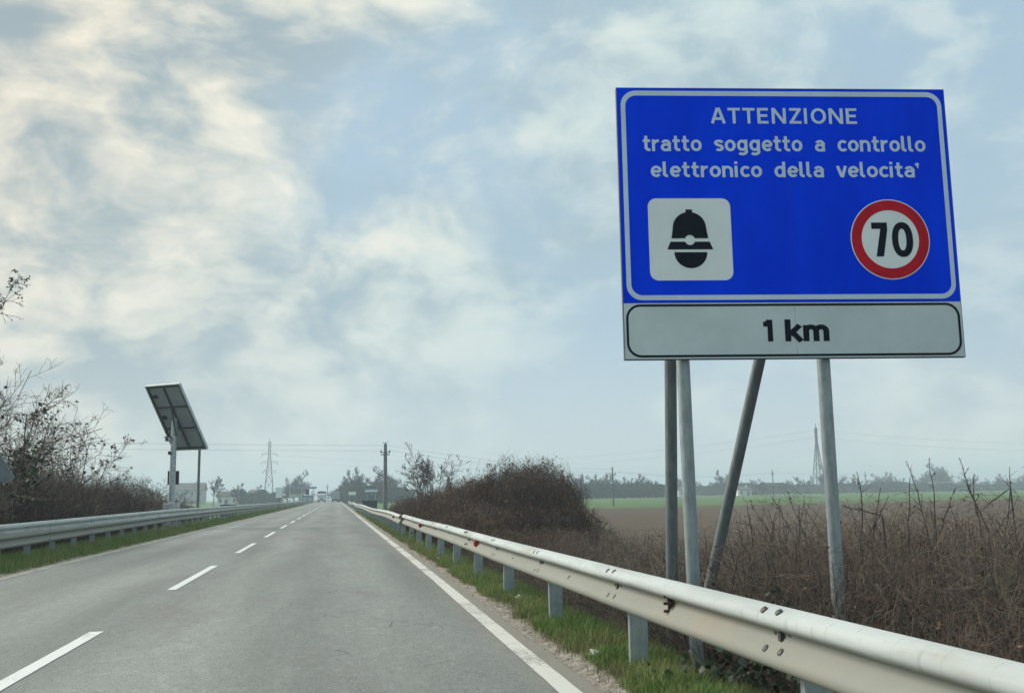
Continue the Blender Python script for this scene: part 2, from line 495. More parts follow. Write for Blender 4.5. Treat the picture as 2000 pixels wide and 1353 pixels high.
ROAD_END = 1500
ry = list(np.arange(-12, 70, 0.25)) + list(np.arange(70, ROAD_END + 1, 10.0))
rows = []
jl = jr = 0.0
for y in ry:
    jr = 0.75*jr + random.uniform(-0.02, 0.02); jl = 0.75*jl + random.uniform(-0.02, 0.02)
    rows.append([(-5.78 + jl, y, -0.01), (-5.72 + jl, y, 0.006), (-3.6, y, 0.012), (-2.2, y, 0.014), (0, y, 0.010), (1.70 + jr, y, 0.004), (1.76 + jr, y, -0.018)])
V = np.array(rows).reshape(-1, 3)
I = np.arange(len(V)).reshape(len(ry), 7)
road = obj('road', mesh_np('road', V, np.stack([I[:-1, :-1], I[:-1, 1:], I[1:, 1:], I[1:, :-1]], -1).reshape(-1, 4), smooth=True), road_material())
tag(road, 'straight two-lane grey asphalt road running between guardrails', 'road', kind='structure')


def road_z(x):
    return float(np.interp(x, [-5.72, -3.6, -2.2, 0, 1.70], [0.006, 0.012, 0.014, 0.010, 0.004]))


paint_dash = paint_material('white_dash_paint', (0.76, 0.78, 0.74), 0.545)
paint_edge = paint_material('worn_edge_paint', (0.68, 0.67, 0.60), 0.475)
paint_left = paint_material('faded_left_edge_paint', (0.62, 0.58, 0.50), 0.44)


def strip(name, x0, x1, y0, y1, mat, jitter=0.006, lift=0.005, step=0.2, bend=None):
    n = max(2, int((y1 - y0)/step) + 1)
    yy = np.linspace(y0, y1, n)
    a = x0 + np.cumsum(RNG.uniform(-jitter, jitter, n))*0.25 + RNG.uniform(-jitter, jitter, n)*0.5
    b = x1 + np.cumsum(RNG.uniform(-jitter, jitter, n))*0.25 + RNG.uniform(-jitter, jitter, n)*0.5
    if bend:
        o_ = np.interp(yy, *bend); a = a + o_; b = b + o_
    V = np.empty((n, 2, 3))
    V[:, 0, 0] = a; V[:, 1, 0] = b; V[:, :, 1] = yy[:, None]
    V[:, 0, 2] = road_z(x0) + lift; V[:, 1, 2] = road_z(x1) + lift
    I = np.arange(2*n).reshape(n, 2)
    return obj(name, mesh_np(name, V.reshape(-1, 3), np.stack([I[:-1, 0], I[:-1, 1], I[1:, 1], I[1:, 0]], -1)), mat, road)


for i in range(40):
    y0 = 5.35 + 9.72*i
    strip('lane_dash', -2.335, -2.205, y0, y0 + 5.2, paint_dash, jitter=0.003)
strip('edge_line', 1.49, 1.63, -8, 90, paint_edge, jitter=0.005, bend=([-8, 5, 9, 16, 35, 90], [-0.06, -0.06, -0.045, -0.01, 0.0, 0.0]))
strip('edge_line', 1.48, 1.62, 90.2, 900, paint_edge, step=8)
strip('edge_line', -5.56, -5.46, -8, 90, paint_left, jitter=0.004)
strip('edge_line', -5.56, -5.46, 90.2, 900, paint_left, step=8)

# ------------------------------------------------------------------ guardrails
W2 = [(0.018, 0.0), (0.042, 0.008), (0.066, 0.020), (0.079, 0.036), (0.083, 0.052), (0.081, 0.068), (0.072, 0.086), (0.055, 0.108), (0.036, 0.130), (0.018, 0.150),
      (0.008, 0.166), (0.007, 0.180), (0.020, 0.191), (0.052, 0.204), (0.076, 0.220), (0.083, 0.239), (0.081, 0.259), (0.068, 0.281), (0.040, 0.299), (0.015, 0.311)]
W2 = [(t, z*0.945) for t, z in W2]
W3 = W2[:-3] + [(0.072, 0.275), (0.052, 0.303), (0.030, 0.325), (0.010, 0.350), (0.007, 0.372), (0.020, 0.384), (0.052, 0.398), (0.076, 0.414), (0.083, 0.432), (0.081, 0.452), (0.068, 0.474), (0.040, 0.493), (0.015, 0.506)]


def beam_part(parent, prof, p, q, side, mat, name='beam', th=0.004):
    """a corrugated sheet from p to q (rear lower corner line); side -1: face towards -X"""
    n = len(prof)
    V = []
    for e in (p, q):
        for off in (0.0, -th):
            for t, z in prof:
                V.append((e[0] + side*(t + off), e[1], e[2] + z))
    Fc = []
    for i in range(n - 1):
        Fc += [(i, i + 1, 2*n + i + 1, 2*n + i), (n + i, 3*n + i, 3*n + i + 1, n + i + 1), (i, n + i, n + i + 1, i + 1), (2*n + i, 2*n + i + 1, 3*n + i + 1, 3*n + i)]
    Fc += [(0, 2*n, 3*n, n), (n - 1, 2*n - 1, 4*n - 1, 3*n - 1)]
    return MB().add(V, Fc).build(name, mat, parent, smooth=True)


def rail_metal():
    m = bpy.data.materials.new('guardrail_zinc'); m.use_nodes = True
    k = NT(m.node_tree); b = k.n['Principled BSDF']
    p = k.new('ShaderNodeNewGeometry').outputs['Position']
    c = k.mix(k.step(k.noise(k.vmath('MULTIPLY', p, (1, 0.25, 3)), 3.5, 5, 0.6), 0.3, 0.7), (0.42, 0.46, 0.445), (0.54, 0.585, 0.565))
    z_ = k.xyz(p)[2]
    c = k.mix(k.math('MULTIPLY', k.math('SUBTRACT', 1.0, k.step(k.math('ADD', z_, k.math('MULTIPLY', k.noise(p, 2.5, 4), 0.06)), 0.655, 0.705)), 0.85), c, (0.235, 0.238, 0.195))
    c = k.mix(k.math('MULTIPLY', k.step(k.noise(k.vmath('MULTIPLY', p, (1, 0.35, 1.5)), 2.0, 6, 0.65), 0.52, 0.75), 0.6), c, (0.33, 0.28, 0.21))
    c = k.mix(k.math('MULTIPLY', k.step(k.noise(k.vmath('MULTIPLY', p, (1, 3, 0.35)), 8.0, 5, 0.7), 0.54, 0.72), 0.5), c, (0.27, 0.27, 0.25))
    k.put(b.inputs['Base Color'], c)
    b.inputs['Metallic'].default_value = 0.0
    b.inputs['Specular IOR Level'].default_value = 0.3
    k.put(b.inputs['Roughness'], k.math('ADD', 0.58, k.math('MULTIPLY', k.noise(p, 7, 4), 0.25)))
    bn = k.new('ShaderNodeBump'); bn.inputs['Strength'].default_value = 0.12; bn.inputs['Distance'].default_value = 0.02
    k.put(bn.inputs['Height'], k.noise(k.vmath('MULTIPLY', p, (1, 0.4, 1)), 6, 4)); k.put(b.inputs['Normal'], bn.outputs[0])
    return m


M['rail'] = rail_metal()


def post_mesh(side):
    b = MB()
    s = -side                                       # the post stands behind the beam
    x0, x1 = 0.0, s*0.125
    b.box((min(x0, x1), -0.0025, -0.75), (max(x0, x1), 0.0025, 0.615))
    for xa in (x0, x1):
        b.box((xa - 0.0025, 0.003, -0.75), (xa + 0.0025, 0.055, 0.615))
    b.box((min(x0, x1) if side > 0 else x0 + 0.003, 0.050, -0.75), (max(x0, x1) - 0.003 if side > 0 else x0 + 0.028, 0.055, 0.615)) if side < 0 else None
    me = bpy.data.meshes.new('post'); me.from_pydata(b.V, [], b.Fc); me.update()
    me.materials.append(M['zinc_post'])
    return me


def bolt_mesh():
    b = MB().tube([(0, 0, -0.004), (0, 0, 0.006), (0, 0, 0.010)], [0.019, 0.019, 0.010], 10)
    me = bpy.data.meshes.new('bolt'); me.from_pydata([tuple(v) for v in b.V], [], b.Fc); me.update()
    me.materials.append(M['bolt'])
    return me


BOLT = bolt_mesh()


def bolts(parent, X, y, zb, side, pat):
    """bolt heads on the road face of the beam; pat: (dy, index into the profile) pairs"""
    for dy_, z in pat:
        t = float(np.interp(z, [p[1] for p in W2], [p[0] for p in W2]))
        dt = (np.interp(z + 0.006, [p[1] for p in W2], [p[0] for p in W2]) - np.interp(z - 0.006, [p[1] for p in W2], [p[0] for p in W2]))/0.012
        nrm = mathutils.Vector((side*1.0, 0, -dt)).normalized()
        o = obj('bolt', BOLT, None, parent)
        o.location = mathutils.Vector((X + side*t, y + dy_, zb + z)) - mathutils.Vector(parent.location)
        o.rotation_euler = nrm.to_track_quat('Z', 'Y').to_euler()


# --- right side, near run
XR = 2.035                       # rear line of the beam
ZB = 0.445
rail_r = thing('guardrail', (2.05, 1.0, 0), 'pale galvanised guardrail with bolted posts in front of the blue sign', 'guardrail')
POST_R = post_mesh(-1)
post_ys = [7.05 + 2.72*i for i in range(-2, 9)]
wob = lambda y: (0.012*math.sin(y*0.31 + 0.6), 0.010*math.sin(y*0.47))
cuts = [-1.5, 1.61 + 0.14] + [post_ys[i] + 0.14 for i in range(1, 11, 2)]
cuts = [-1.5] + [y + 0.14 for y in post_ys[0::2]]
cuts = [c for c in cuts if c < 29.5] + [30.0]
for a, b_ in zip(cuts[:-1], cuts[1:]):
    wa, wb = wob(a), wob(b_)
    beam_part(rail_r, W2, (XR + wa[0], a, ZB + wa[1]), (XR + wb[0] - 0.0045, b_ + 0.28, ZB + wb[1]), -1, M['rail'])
for i, y in enumerate(post_ys):
    o = obj('post', POST_R, None, rail_r)
    o.location = (XR + 0.035 - 2.05, y - 1.0, random.uniform(-0.02, 0.02)); o.rotation_euler = (random.uniform(-.02, .02), random.uniform(-.02, .02), random.uniform(-.06, .06))
    MB().box((XR + 0.002, y - 0.05, ZB + 0.09), (XR + 0.035, y + 0.06, ZB + 0.22)).build('spacer', M['zinc'], rail_r)
    wy = wob(y)
    full = [(-0.06, 0.268), (0.09, 0.264), (-0.05, 0.168), (0.10, 0.164), (-0.055, 0.092), (0.10, 0.088), (0.03, 0.146)]
    bolts(rail_r, XR + wy[0], y + 0.10, ZB + wy[1], -1, full if y < 17 else full[:2] + full[-1:])
    # the long slot with its square washer in the valley
    MB().box((XR - 0.024, y + 0.100, ZB + 0.140), (XR - 0.002, y + 0.128, ZB + 0.182)).build('slot_washer', M['bolt'], rail_r)
for y in (8.6, 11.35):
    bolts(rail_r, XR + wob(y)[0], y, ZB + wob(y)[1], -1, [(0, 0.12)])
# reflectors bolted into the valley
for y in (14.3, 24.0):
    MB().prism([(0, 0.09), (0.035, 0.10), (0.05, 0.13), (0.05, 0.175), (0.035, 0.205), (0, 0.215)], lambda u, v, t: (XR - 0.012 - u*1.6, y - 0.02 + t, ZB + v), 0.0, 0.09).build('reflector', M['red_reflex'], rail_r)
# the broken reflector bracket
br = MB()
yb = 5.95
for zz in (0.105, 0.150, 0.192):
    br.box((XR - 0.075, yb - 0.012, ZB + zz), (XR - 0.012, yb + 0.004, ZB + zz + 0.017))
br.box((XR - 0.016, yb + 0.004, ZB + 0.10), (XR - 0.010, yb + 0.11, ZB + 0.212))
br.box((XR - 0.045, yb + 0.004, ZB + 0.10), (XR - 0.016, yb + 0.012, ZB + 0.212))
br.build('broken_reflector_bracket', M['rust'], rail_r)

# --- right side, far run
rail_f = thing('guardrail', (2.0, 30.0, 0), 'bent guardrail running on from the end of the near rail towards the trucks', 'guardrail')
offs = lambda y: (1.965 + 0.05*math.sin((y - 30)*0.09) - 0.03*math.exp(-(y - 30)/8.0), 0.43 + 0.035*math.sin((y - 30)*0.17 + 0.4))
fy = list(np.arange(30.15, 150, 4.05))
for a, b_ in zip(fy[:-1], fy[1:]):
    pa, pb = offs(a), offs(b_)
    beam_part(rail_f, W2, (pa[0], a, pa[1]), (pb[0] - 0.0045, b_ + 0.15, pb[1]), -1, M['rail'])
for y in np.arange(30.6, 150, 2.7):
    o = obj('post', POST_R, None, rail_f); o.location = (offs(y)[0] + 0.03 - 2.0, y - 30.0, -0.02)
MB().prism([(0, 0.09), (0.035, 0.10), (0.05, 0.13), (0.05, 0.175), (0.035, 0.205), (0, 0.215)], lambda u, v, t: (offs(33.8)[0] - 0.012 - u*1.6, 33.8 + t, offs(33.8)[1] + v), 0.0, 0.09).build('reflector', M['red_reflex'], rail_f)

# --- left side, three-wave beam
rail_l = thing('guardrail', (-6.8, 10, 0), 'long grey three-ridged guardrail along the grass verge by the solar panel', 'guardrail')
POST_L = post_mesh(1)
lz = lambda y: float(np.interp(y, [5, 22, 43, 70, 110, 145, 220], [0.31, 0.325, 0.40, 0.36, 0.30, 0.24, 0.20]))
XL = -6.72
ly = [9 + 4.1*i for i in range(52)]
for a, b_ in zip(ly[:-1], ly[1:]):
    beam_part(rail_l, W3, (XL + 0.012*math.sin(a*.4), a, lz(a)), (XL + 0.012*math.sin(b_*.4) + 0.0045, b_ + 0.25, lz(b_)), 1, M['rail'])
for y in np.arange(10.0, 220, 2.05):
    o = obj('post', POST_L, None, rail_l); o.location = (XL - 0.03 + 6.8, y - 10, -0.05 + max(0, lz(y) - 0.3)*0.8)
for y in ly[3:16]:
    for zz in (0.10, 0.25, 0.40):
        o = obj('bolt', BOLT, None, rail_l); o.location = (XL + 0.085 + 6.8 - (0.0 if zz in (0.10, 0.40) else 0.0), y + 0.1 - 10, lz(y) + zz - 0.02)
        o.rotation_euler = (0, math.pi/2, 0)

# ------------------------------------------------------------------ the blue warning sign
SY = math.radians(-7)
SO = np.array([2.254, 7.568, 2.316])
SR = np.array([math.cos(SY), math.sin(SY), 0.0]); SN = np.array([math.sin(SY), -math.cos(SY), 0.0])
SWID, SHGT, SPLIT = 2.762, 2.257, 0.452


def sp(u, v, t):                # sign plane: u right, v up, t towards the road user
    return tuple(SO + SR*u + SN*t + np.array([0, 0, v]))


sign = thing('road_sign', (3.4, 7.5, -0.3), 'large blue speed control warning sign with 70 limit and 1 km plate', 'road sign')


def rrect(u0, v0, u1, v1, r, n=10):
    pts = []
    for cx, cy_, a0 in ((u1 - r, v1 - r, 0), (u0 + r, v1 - r, 90), (u0 + r, v0 + r, 180), (u1 - r, v0 + r, 270)):
        pts += [(cx + r*math.cos(math.radians(a0 + 90*i/n)), cy_ + r*math.sin(math.radians(a0 + 90*i/n))) for i in range(n + 1)]
    return pts


def circ(cx, cy_, rx, ry_=None, n=64, a0=0, a1=360):
    ry_ = rx if ry_ is None else ry_
    full = a1 - a0 >= 360
    return [(cx + rx*math.cos(math.radians(a0 + (a1 - a0)*i/(n if full else n - 1))), cy_ + ry_*math.sin(math.radians(a0 + (a1 - a0)*i/(n if full else n - 1)))) for i in range(n)]


pb = MB().prism([(0, SPLIT + 0.002), (SWID, SPLIT + 0.002), (SWID, SHGT), (0, SHGT)], sp, -0.022, 0.0).build('blue_panel', M['sign_blue'], sign)
pl = MB().prism([(0, 0), (SWID, 0), (SWID, SPLIT - 0.002), (0, SPLIT - 0.002)], sp, -0.022, 0.0).build('distance_panel', M['sign_grey'], sign)
fr = MB()
for (a, b_) in (((-0.006, -0.006), (SWID + 0.006, -0.001)), ((-0.006, SHGT + 0.001), (SWID + 0.006, SHGT + 0.006)), ((-0.006, -0.0005), (-0.001, SHGT + 0.0005)), ((SWID + 0.001, -0.0005), (SWID + 0.006, SHGT + 0.0005))):
    fr.prism([a, (b_[0], a[1]), b_, (a[0], b_[1])], sp, -0.05, -0.002)
fr.build('edge_frame', M['sign_edge'], sign)
MB().ring(rrect(0.028, SPLIT + 0.022, SWID - 0.028, SHGT - 0.022, 0.125), rrect(0.066, SPLIT + 0.062, SWID - 0.064, SHGT - 0.064, 0.090), sp, 0.0, 0.0025).build('border', M['sign_white'], pb)
MB().ring(rrect(0.016, 0.012, SWID - 0.016, SPLIT - 0.012, 0.115), rrect(0.034, 0.030, SWID - 0.034, SPLIT - 0.030, 0.098), sp, 0.0, 0.0025).build('border', M['sign_black'], pl)
# hairline joints of the sheeting
for u in (1.385,):
    MB().prism([(u, SPLIT + 0.004), (u + 0.003, SPLIT + 0.004), (u + 0.003, SHGT*0.66), (u, SHGT*0.66)], sp, 0.0, 0.0012).build('sheet_joint', material('blue_joint', (0.0, 0.016, 0.45), 0.5), pb)
    MB().prism([(u, 0.034), (u + 0.003, 0.034), (u + 0.003, SPLIT - 0.034), (u, SPLIT - 0.034)], sp, 0.0, 0.0012).build('sheet_joint', material('grey_joint', (0.36, 0.43, 0.45), 0.5), pl)


# stroke alphabet of the road lettering: centre lines in units of the ascender height
def arc(cx, cy_, rx, ry_, a0, a1, n=14):
    return [(cx + rx*math.cos(math.radians(a0 + (a1 - a0)*i/n)), cy_ + ry_*math.sin(math.radians(a0 + (a1 - a0)*i/n))) for i in range(n + 1)]


SW = 0.166
h_, XH = SW/2, 0.735
_b = (XH/2, XH/2 - h_)            # bowl centre height and radius
GLYPH = {                          # advance, [(centre line, closed)]
    't': (0.45, [([(0.175, 0.965), (0.175, 0.24)] + arc(0.325, 0.24, 0.15, 0.24 - h_, 180, 268, 8) + [(0.41, h_ + 0.004)], 0), ([(0.0, XH - h_), (0.40, XH - h_)], 0)]),
    'r': (0.43, [([(h_, 0), (h_, XH)], 0), (arc(0.36, 0.36, 0.36 - h_, XH - h_ - 0.36, 172, 84, 10), 0)]),
    'a': (0.60, [([(0.475, 0), (0.475, 0.46)] + arc(0.285, 0.46, 0.19, XH - h_ - 0.46, 0, 158, 12), 0), ([(0.475, 0.415), (0.27, 0.415)] + arc(0.25, 0.245, 0.167, 0.17, 90, 270, 12) + [(0.30, 0.075)] + arc(0.31, 0.25, 0.165, 0.175, 270, 350, 8), 0)]),
    'o': (0.62, [(arc(0.30, _b[0], 0.30 - h_, _b[1], 0, 360, 30)[:-1], 1)]),
    's': (0.53, [([(0.47, 0.575)] + arc(0.265, 0.52, 0.185, XH - h_ - 0.52, 45, 195, 10) + [(0.15, 0.42), (0.26, 0.375), (0.36, 0.34), (0.425, 0.27)] + arc(0.26, 0.215, 0.18, 0.215 - h_, 5, -140, 10), 0)]),
    'g': (0.64, [(arc(0.29, _b[0] + 0.01, 0.29 - h_, _b[1] - 0.01, 0, 360, 28)[:-1], 1), ([(0.50, XH), (0.50, -0.02)] + arc(0.29, -0.02, 0.21, 0.155, 0, -145, 12), 0)]),
    'e': (0.60, [([(0.10, 0.365), (0.52, 0.365)] , 0), (arc(0.30, _b[0], 0.30 - h_, _b[1], 2, 318, 26), 0)]),
    'c': (0.53, [(arc(0.30, _b[0], 0.30 - h_, _b[1], 42, 318, 24), 0)]),
    'n': (0.62, [([(h_, 0), (h_, XH)], 0), (arc(0.29, 0.43, 0.29 - h_, XH - h_ - 0.43, 178, 0, 14) + [(0.4975, 0)], 0)]),
    'l': (0.33, [([(h_, 1.0), (h_, 0.22)] + arc(h_ + 0.14, 0.22, 0.14, 0.22 - h_, 180, 268, 8) + [(0.27, h_ + 0.004)], 0)]),
    'i': (0.25, [([(h_, 0), (h_, XH)], 0), ([(h_, 0.85), (h_, 1.01)], 0)]),
    'd': (0.65, [(arc(0.29, _b[0], 0.29 - h_, _b[1], 0, 360, 28)[:-1], 1), ([(0.51, 1.0), (0.51, 0)], 0)]),
    'v': (0.58, [([(0.07, XH), (0.275, 0.05)], 0), ([(0.505, XH), (0.30, 0.0)], 0)]),
    'k': (0.62, [([(h_, 0), (h_, 1.0)], 0), ([(0.15, 0.30), (0.52, XH)], 0), ([(0.24, 0.43), (0.555, 0.0)], 0)]),
    'm': (0.95, [([(h_, 0), (h_, XH)], 0), (arc(0.265, 0.46, 0.265 - h_, XH - h_ - 0.46, 178, 0, 12) + [(0.4475, 0)], 0), (arc(0.63, 0.46, 0.63 - 0.4475, XH - h_ - 0.46, 178, 0, 12) + [(0.8125, 0)], 0)]),
    '1': (0.45, [([(0.31, 0), (0.31, 1.0)], 0), ([(0.02, 0.80), (0.16, 0.80), (0.27, 0.95)], 0)]),
    'A': (0.84, [([(0.07, 0), (0.375, 1.0)], 0), ([(0.73, 0), (0.425, 1.0)], 0), ([(0.20, 0.30), (0.60, 0.30)], 0)]),
    'T': (0.72, [([(0.0, 1 - h_), (0.68, 1 - h_)], 0), ([(0.34, 1 - SW), (0.34, 0)], 0)]),
    'E': (0.70, [([(h_, 0), (h_, 1)], 0)] + [([(SW, yy), (xx, yy)], 0) for yy, xx in ((h_, 0.60), (0.51, 0.55), (1 - h_, 0.60))]),
    'N': (0.86, [([(h_, 0), (h_, 1)], 0), ([(0.70, 0), (0.70, 1)], 0), ([(0.10, 0.97), (0.68, 0.03)], 0)]),
    'Z': (0.74, [([(0.03, 1 - h_), (0.67, 1 - h_)], 0), ([(0.02, h_), (0.68, h_)], 0), ([(0.595, 0.92), (0.105, 0.08)], 0)]),
    'I': (0.29, [([(h_, 0), (h_, 1)], 0)]),
    'O': (0.90, [(arc(0.42, 0.5, 0.42 - h_, 0.5 - h_, 0, 360, 36)[:-1], 1)]),
}


def ribbon(pts, w, closed):
    P = np.array(pts, float); n = len(P)
    if closed:
        T0 = P - np.roll(P, 1, 0); T1 = np.roll(P, -1, 0) - P
    else:
        Dd = np.diff(P, axis=0); T0 = np.vstack([Dd[:1], Dd]); T1 = np.vstack([Dd, Dd[-1:]])
    T0 /= np.linalg.norm(T0, axis=1)[:, None] + 1e-9; T1 /= np.linalg.norm(T1, axis=1)[:, None] + 1e-9
    N0 = np.stack([-T0[:, 1], T0[:, 0]], 1); N1 = np.stack([-T1[:, 1], T1[:, 0]], 1)
    Nn = N0 + N1; Nn /= np.linalg.norm(Nn, axis=1)[:, None]
    ml = np.minimum(1/np.maximum((Nn*N0).sum(1), 0.4), 1.6)
    Lp, Rp = P + Nn*(w/2*ml)[:, None], P - Nn*(w/2*ml)[:, None]
    V = np.vstack([Lp, Rp])
    Fc = [(i, n + i, n + (i + 1) % n, (i + 1) % n) for i in range(n if closed else n - 1)]
    return V, Fc


def lettering(body, u0, u1, v0, cap, mat, parent, word=0.34, weight=SW, track=0.0):
    """every letter is a part of its own, fitted between u0 and u1"""
    x = 0.0; items = []; xmax = 0.0
    for ch in body:
        if ch == ' ':
            x += word; continue
        adv, strokes = GLYPH[ch]
        items.append((ch, x)); xmax = x + max(p[0] for st in strokes for p in st[0]) + (h_ if ch not in 'lteskTEZ' else 0.0)
        x += adv + track
    sx = (u1 - u0)/xmax
    for ch, x0 in items:
        mb = MB()
        for i, (pts, closed) in enumerate(GLYPH[ch][1]):
            Vv, Fc = ribbon(pts, weight, closed)
            mb.add([sp(u0 + (x0 + px)*sx, v0 + py*cap, 0.0020 + 0.0004*i) for px, py in Vv], Fc)
        mb.build('letter', mat, parent)


lettering('ATTENZIONE', 0.775, 2.005, 1.955, 0.135, M['sign_white'], pb, track=0.09)
lettering('tratto soggetto a controllo', 0.200, 2.572, 1.716, 0.135, M['sign_white'], pb, 0.62, track=0.05)
lettering('elettronico della velocita', 0.257, 2.462, 1.495, 0.132, M['sign_white'], pb, 0.60, track=0.05)
# the accent is a small raised comma stuck on after the last letter
MB().prism(circ(2.487, 1.606, 0.017, 0.014, 20), sp, 0.0, 0.003).prism([(2.474, 1.606), (2.490, 1.606), (2.500, 1.575), (2.492, 1.572)], sp, 0.0, 0.0028).build('accent_mark', M['sign_white'], pb)
lettering('1', 1.118, 1.192, 0.133, 0.176, M['sign_black'], pl, weight=0.22)
lettering('km', 1.302, 1.652, 0.133, 0.178, M['sign_black'], pl, weight=0.215, track=0.04)

# police helmet plate
hp = MB().prism(rrect(0.222, 0.634, 0.900, 1.315, 0.070), sp, 0.0, 0.004).build('symbol_plate', M['sign_plate'], pb)
cx = 0.5565
dome = [(0.708, 0.980)] + [(0.700 - 0.018*i/4, 0.980 + 0.095*i/4) for i in range(1, 5)]
dome = [(cx + 0.150, 0.981), (cx + 0.140, 1.045)] + [(cx + 0.136*math.cos(math.radians(a)), 1.070 + 0.130*math.sin(math.radians(a))) for a in range(5, 76, 7)] + [(cx + 0.027, 1.198), (cx + 0.027, 1.222), (cx - 0.027, 1.222), (cx - 0.027, 1.198)] + [(cx - 0.136*math.cos(math.radians(a)), 1.070 + 0.130*math.sin(math.radians(a))) for a in range(75, 4, -7)] + [(cx - 0.140, 1.045), (cx - 0.150, 0.981)]
dome += [(cx + 0.042*math.cos(math.radians(a)), 0.967 + 0.042*math.sin(math.radians(a))) for a in range(160, 19, -10)]
brim = [(cx + 0.160, 0.953), (cx + 0.187, 0.889), (cx - 0.187, 0.889), (cx - 0.160, 0.953)] + [(cx + 0.042*math.cos(math.radians(a)), 0.967 + 0.042*math.sin(math.radians(a))) for a in range(200, 341, 10)]
chin = circ(cx + 0.003, 0.866, 0.134, 0.132, 28, 180, 360)
for nm, poly in (('helmet_dome', dome), ('helmet_brim', brim), ('helmet_chin', chin)):
    MB().prism(poly, sp, 0.004, 0.0065).build(nm, M['sign_black'], hp)
# speed limit roundel
RC = (2.2145, 0.970)
rd = MB().prism(circ(*RC, 0.330, 0.336), sp, 0.0, 0.004).build('speed_roundel', M['sign_plate'], pb)
MB().ring(circ(*RC, 0.322, 0.328), circ(*RC, 0.240, 0.244), sp, 0.004, 0.006).build('red_ring', M['sign_red'], rd)
u0, v0 = 2.062, 0.826
MB().prism([(u0 + 0.0, v0 + 0.284), (u0 + 0.131, v0 + 0.284), (u0 + 0.131, v0 + 0.222), (u0 + 0.089, v0), (u0 + 0.028, v0), (u0 + 0.074, v0 + 0.231), (u0 + 0.0, v0 + 0.231)][::-1], sp, 0.004, 0.0065).build('numeral', M['sign_black'], rd)


def squircle(cx, cy_, rx, ry_, p, n=48):
    out = []
    for i in range(n):
        a = 2*math.pi*i/n; c, s = math.cos(a), math.sin(a)
        out.append((cx + rx*math.copysign(abs(c)**(2/p), c), cy_ + ry_*math.copysign(abs(s)**(2/p), s)))
    return out


MB().ring(squircle(2.316, 0.967, 0.087, 0.146, 2.25), squircle(2.314, 0.967, 0.034, 0.092, 2.2), sp, 0.004, 0.0065).build('numeral', M['sign_black'], rd)
# stiffening rails on the back
for v in (0.15, 0.35, 0.75, 1.30, 1.85, 2.15):
    MB().prism([(0.03, v - 0.02), (SWID - 0.03, v - 0.02), (SWID - 0.03, v + 0.02), (0.03, v + 0.02)], sp, -0.050, -0.0225).build('back_rail', M['sign_back'], sign)
# posts and raking struts
PL0, PR0 = np.array(sp(0.475, 0, -0.105)), np.array(sp(1.630, 0, -0.105))


def post_part(p, q, r=0.053, name='post'):
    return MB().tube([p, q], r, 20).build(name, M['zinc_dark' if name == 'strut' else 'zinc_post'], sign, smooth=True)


post_part((PL0[0] + 0.03, PL0[1], -1.0), (PL0[0] - 0.005, PL0[1], SO[2] + 2.1))
post_part((PR0[0] + 0.01, PR0[1], -1.1), (PR0[0], PR0[1], SO[2] + 2.1))
f1 = at(1314, 1292, 8.55); f2 = at(1371, 1215, 9.0)
t1 = np.array([PL0[0] - 0.005, PL0[1] + 0.10, SO[2] + 1.75])
t2 = np.array([PR0[0], PR0[1] + 0.10, SO[2] + 1.75])
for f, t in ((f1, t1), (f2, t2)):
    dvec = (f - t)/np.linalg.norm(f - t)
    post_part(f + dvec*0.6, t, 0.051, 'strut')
for P0 in (PL0, PR0):
    for v in (0.35, 1.30, 2.0):
        MB().tube([(P0[0], P0[1], SO[2] + v - 0.025), (P0[0], P0[1], SO[2] + v + 0.025)], 0.062, 16).build('clamp', M['zinc'], sign, smooth=True)

# ------------------------------------------------------------------ plant growing
def tubes(P, R, sides=3):
    """P (m,n,3) centre lines, R (m,n) radii -> verts, quads"""
    m, n, _ = P.shape
    T = np.gradient(P, axis=1); T /= np.linalg.norm(T, axis=2, keepdims=True) + 1e-9
    ref = np.where(np.abs(T[..., 2:3]) < 0.9, np.array([0, 0, 1.0]), np.array([1.0, 0, 0]))
    A = np.cross(T, ref); A /= np.linalg.norm(A, axis=2, keepdims=True) + 1e-9
    Bn = np.cross(T, A)
    ang = np.arange(sides)*2*math.pi/sides
    V = P[:, :, None, :] + R[:, :, None, None]*(np.cos(ang)[None, None, :, None]*A[:, :, None, :] + np.sin(ang)[None, None, :, None]*Bn[:, :, None, :])
    I = np.arange(m*n*sides).reshape(m, n, sides)
    J = np.roll(I, -1, axis=2)
    Q = np.stack([I[:, :-1], I[:, 1:], J[:, 1:], J[:, :-1]], -1).reshape(-1, 4)
    return V.reshape(-1, 3), Q


def lines(rng, base, dirs, length, npts, wig, up, r0, taper):
    """wiggly centre lines from base along dirs"""
    m = len(base)
    P = np.empty((m, npts, 3)); P[:, 0] = base
    D = dirs/np.linalg.norm(dirs, axis=1, keepdims=True)
    stepl = (length/(npts - 1))[:, None]
    for i in range(1, npts):
        D = D + rng.normal(0, wig, (m, 3)) + np.array([0, 0, 1.0])*up
        D /= np.linalg.norm(D, axis=1, keepdims=True)
        P[:, i] = P[:, i - 1] + D*stepl
    R = r0[:, None]*np.linspace(1, taper, npts)[None, :]
    return P, R


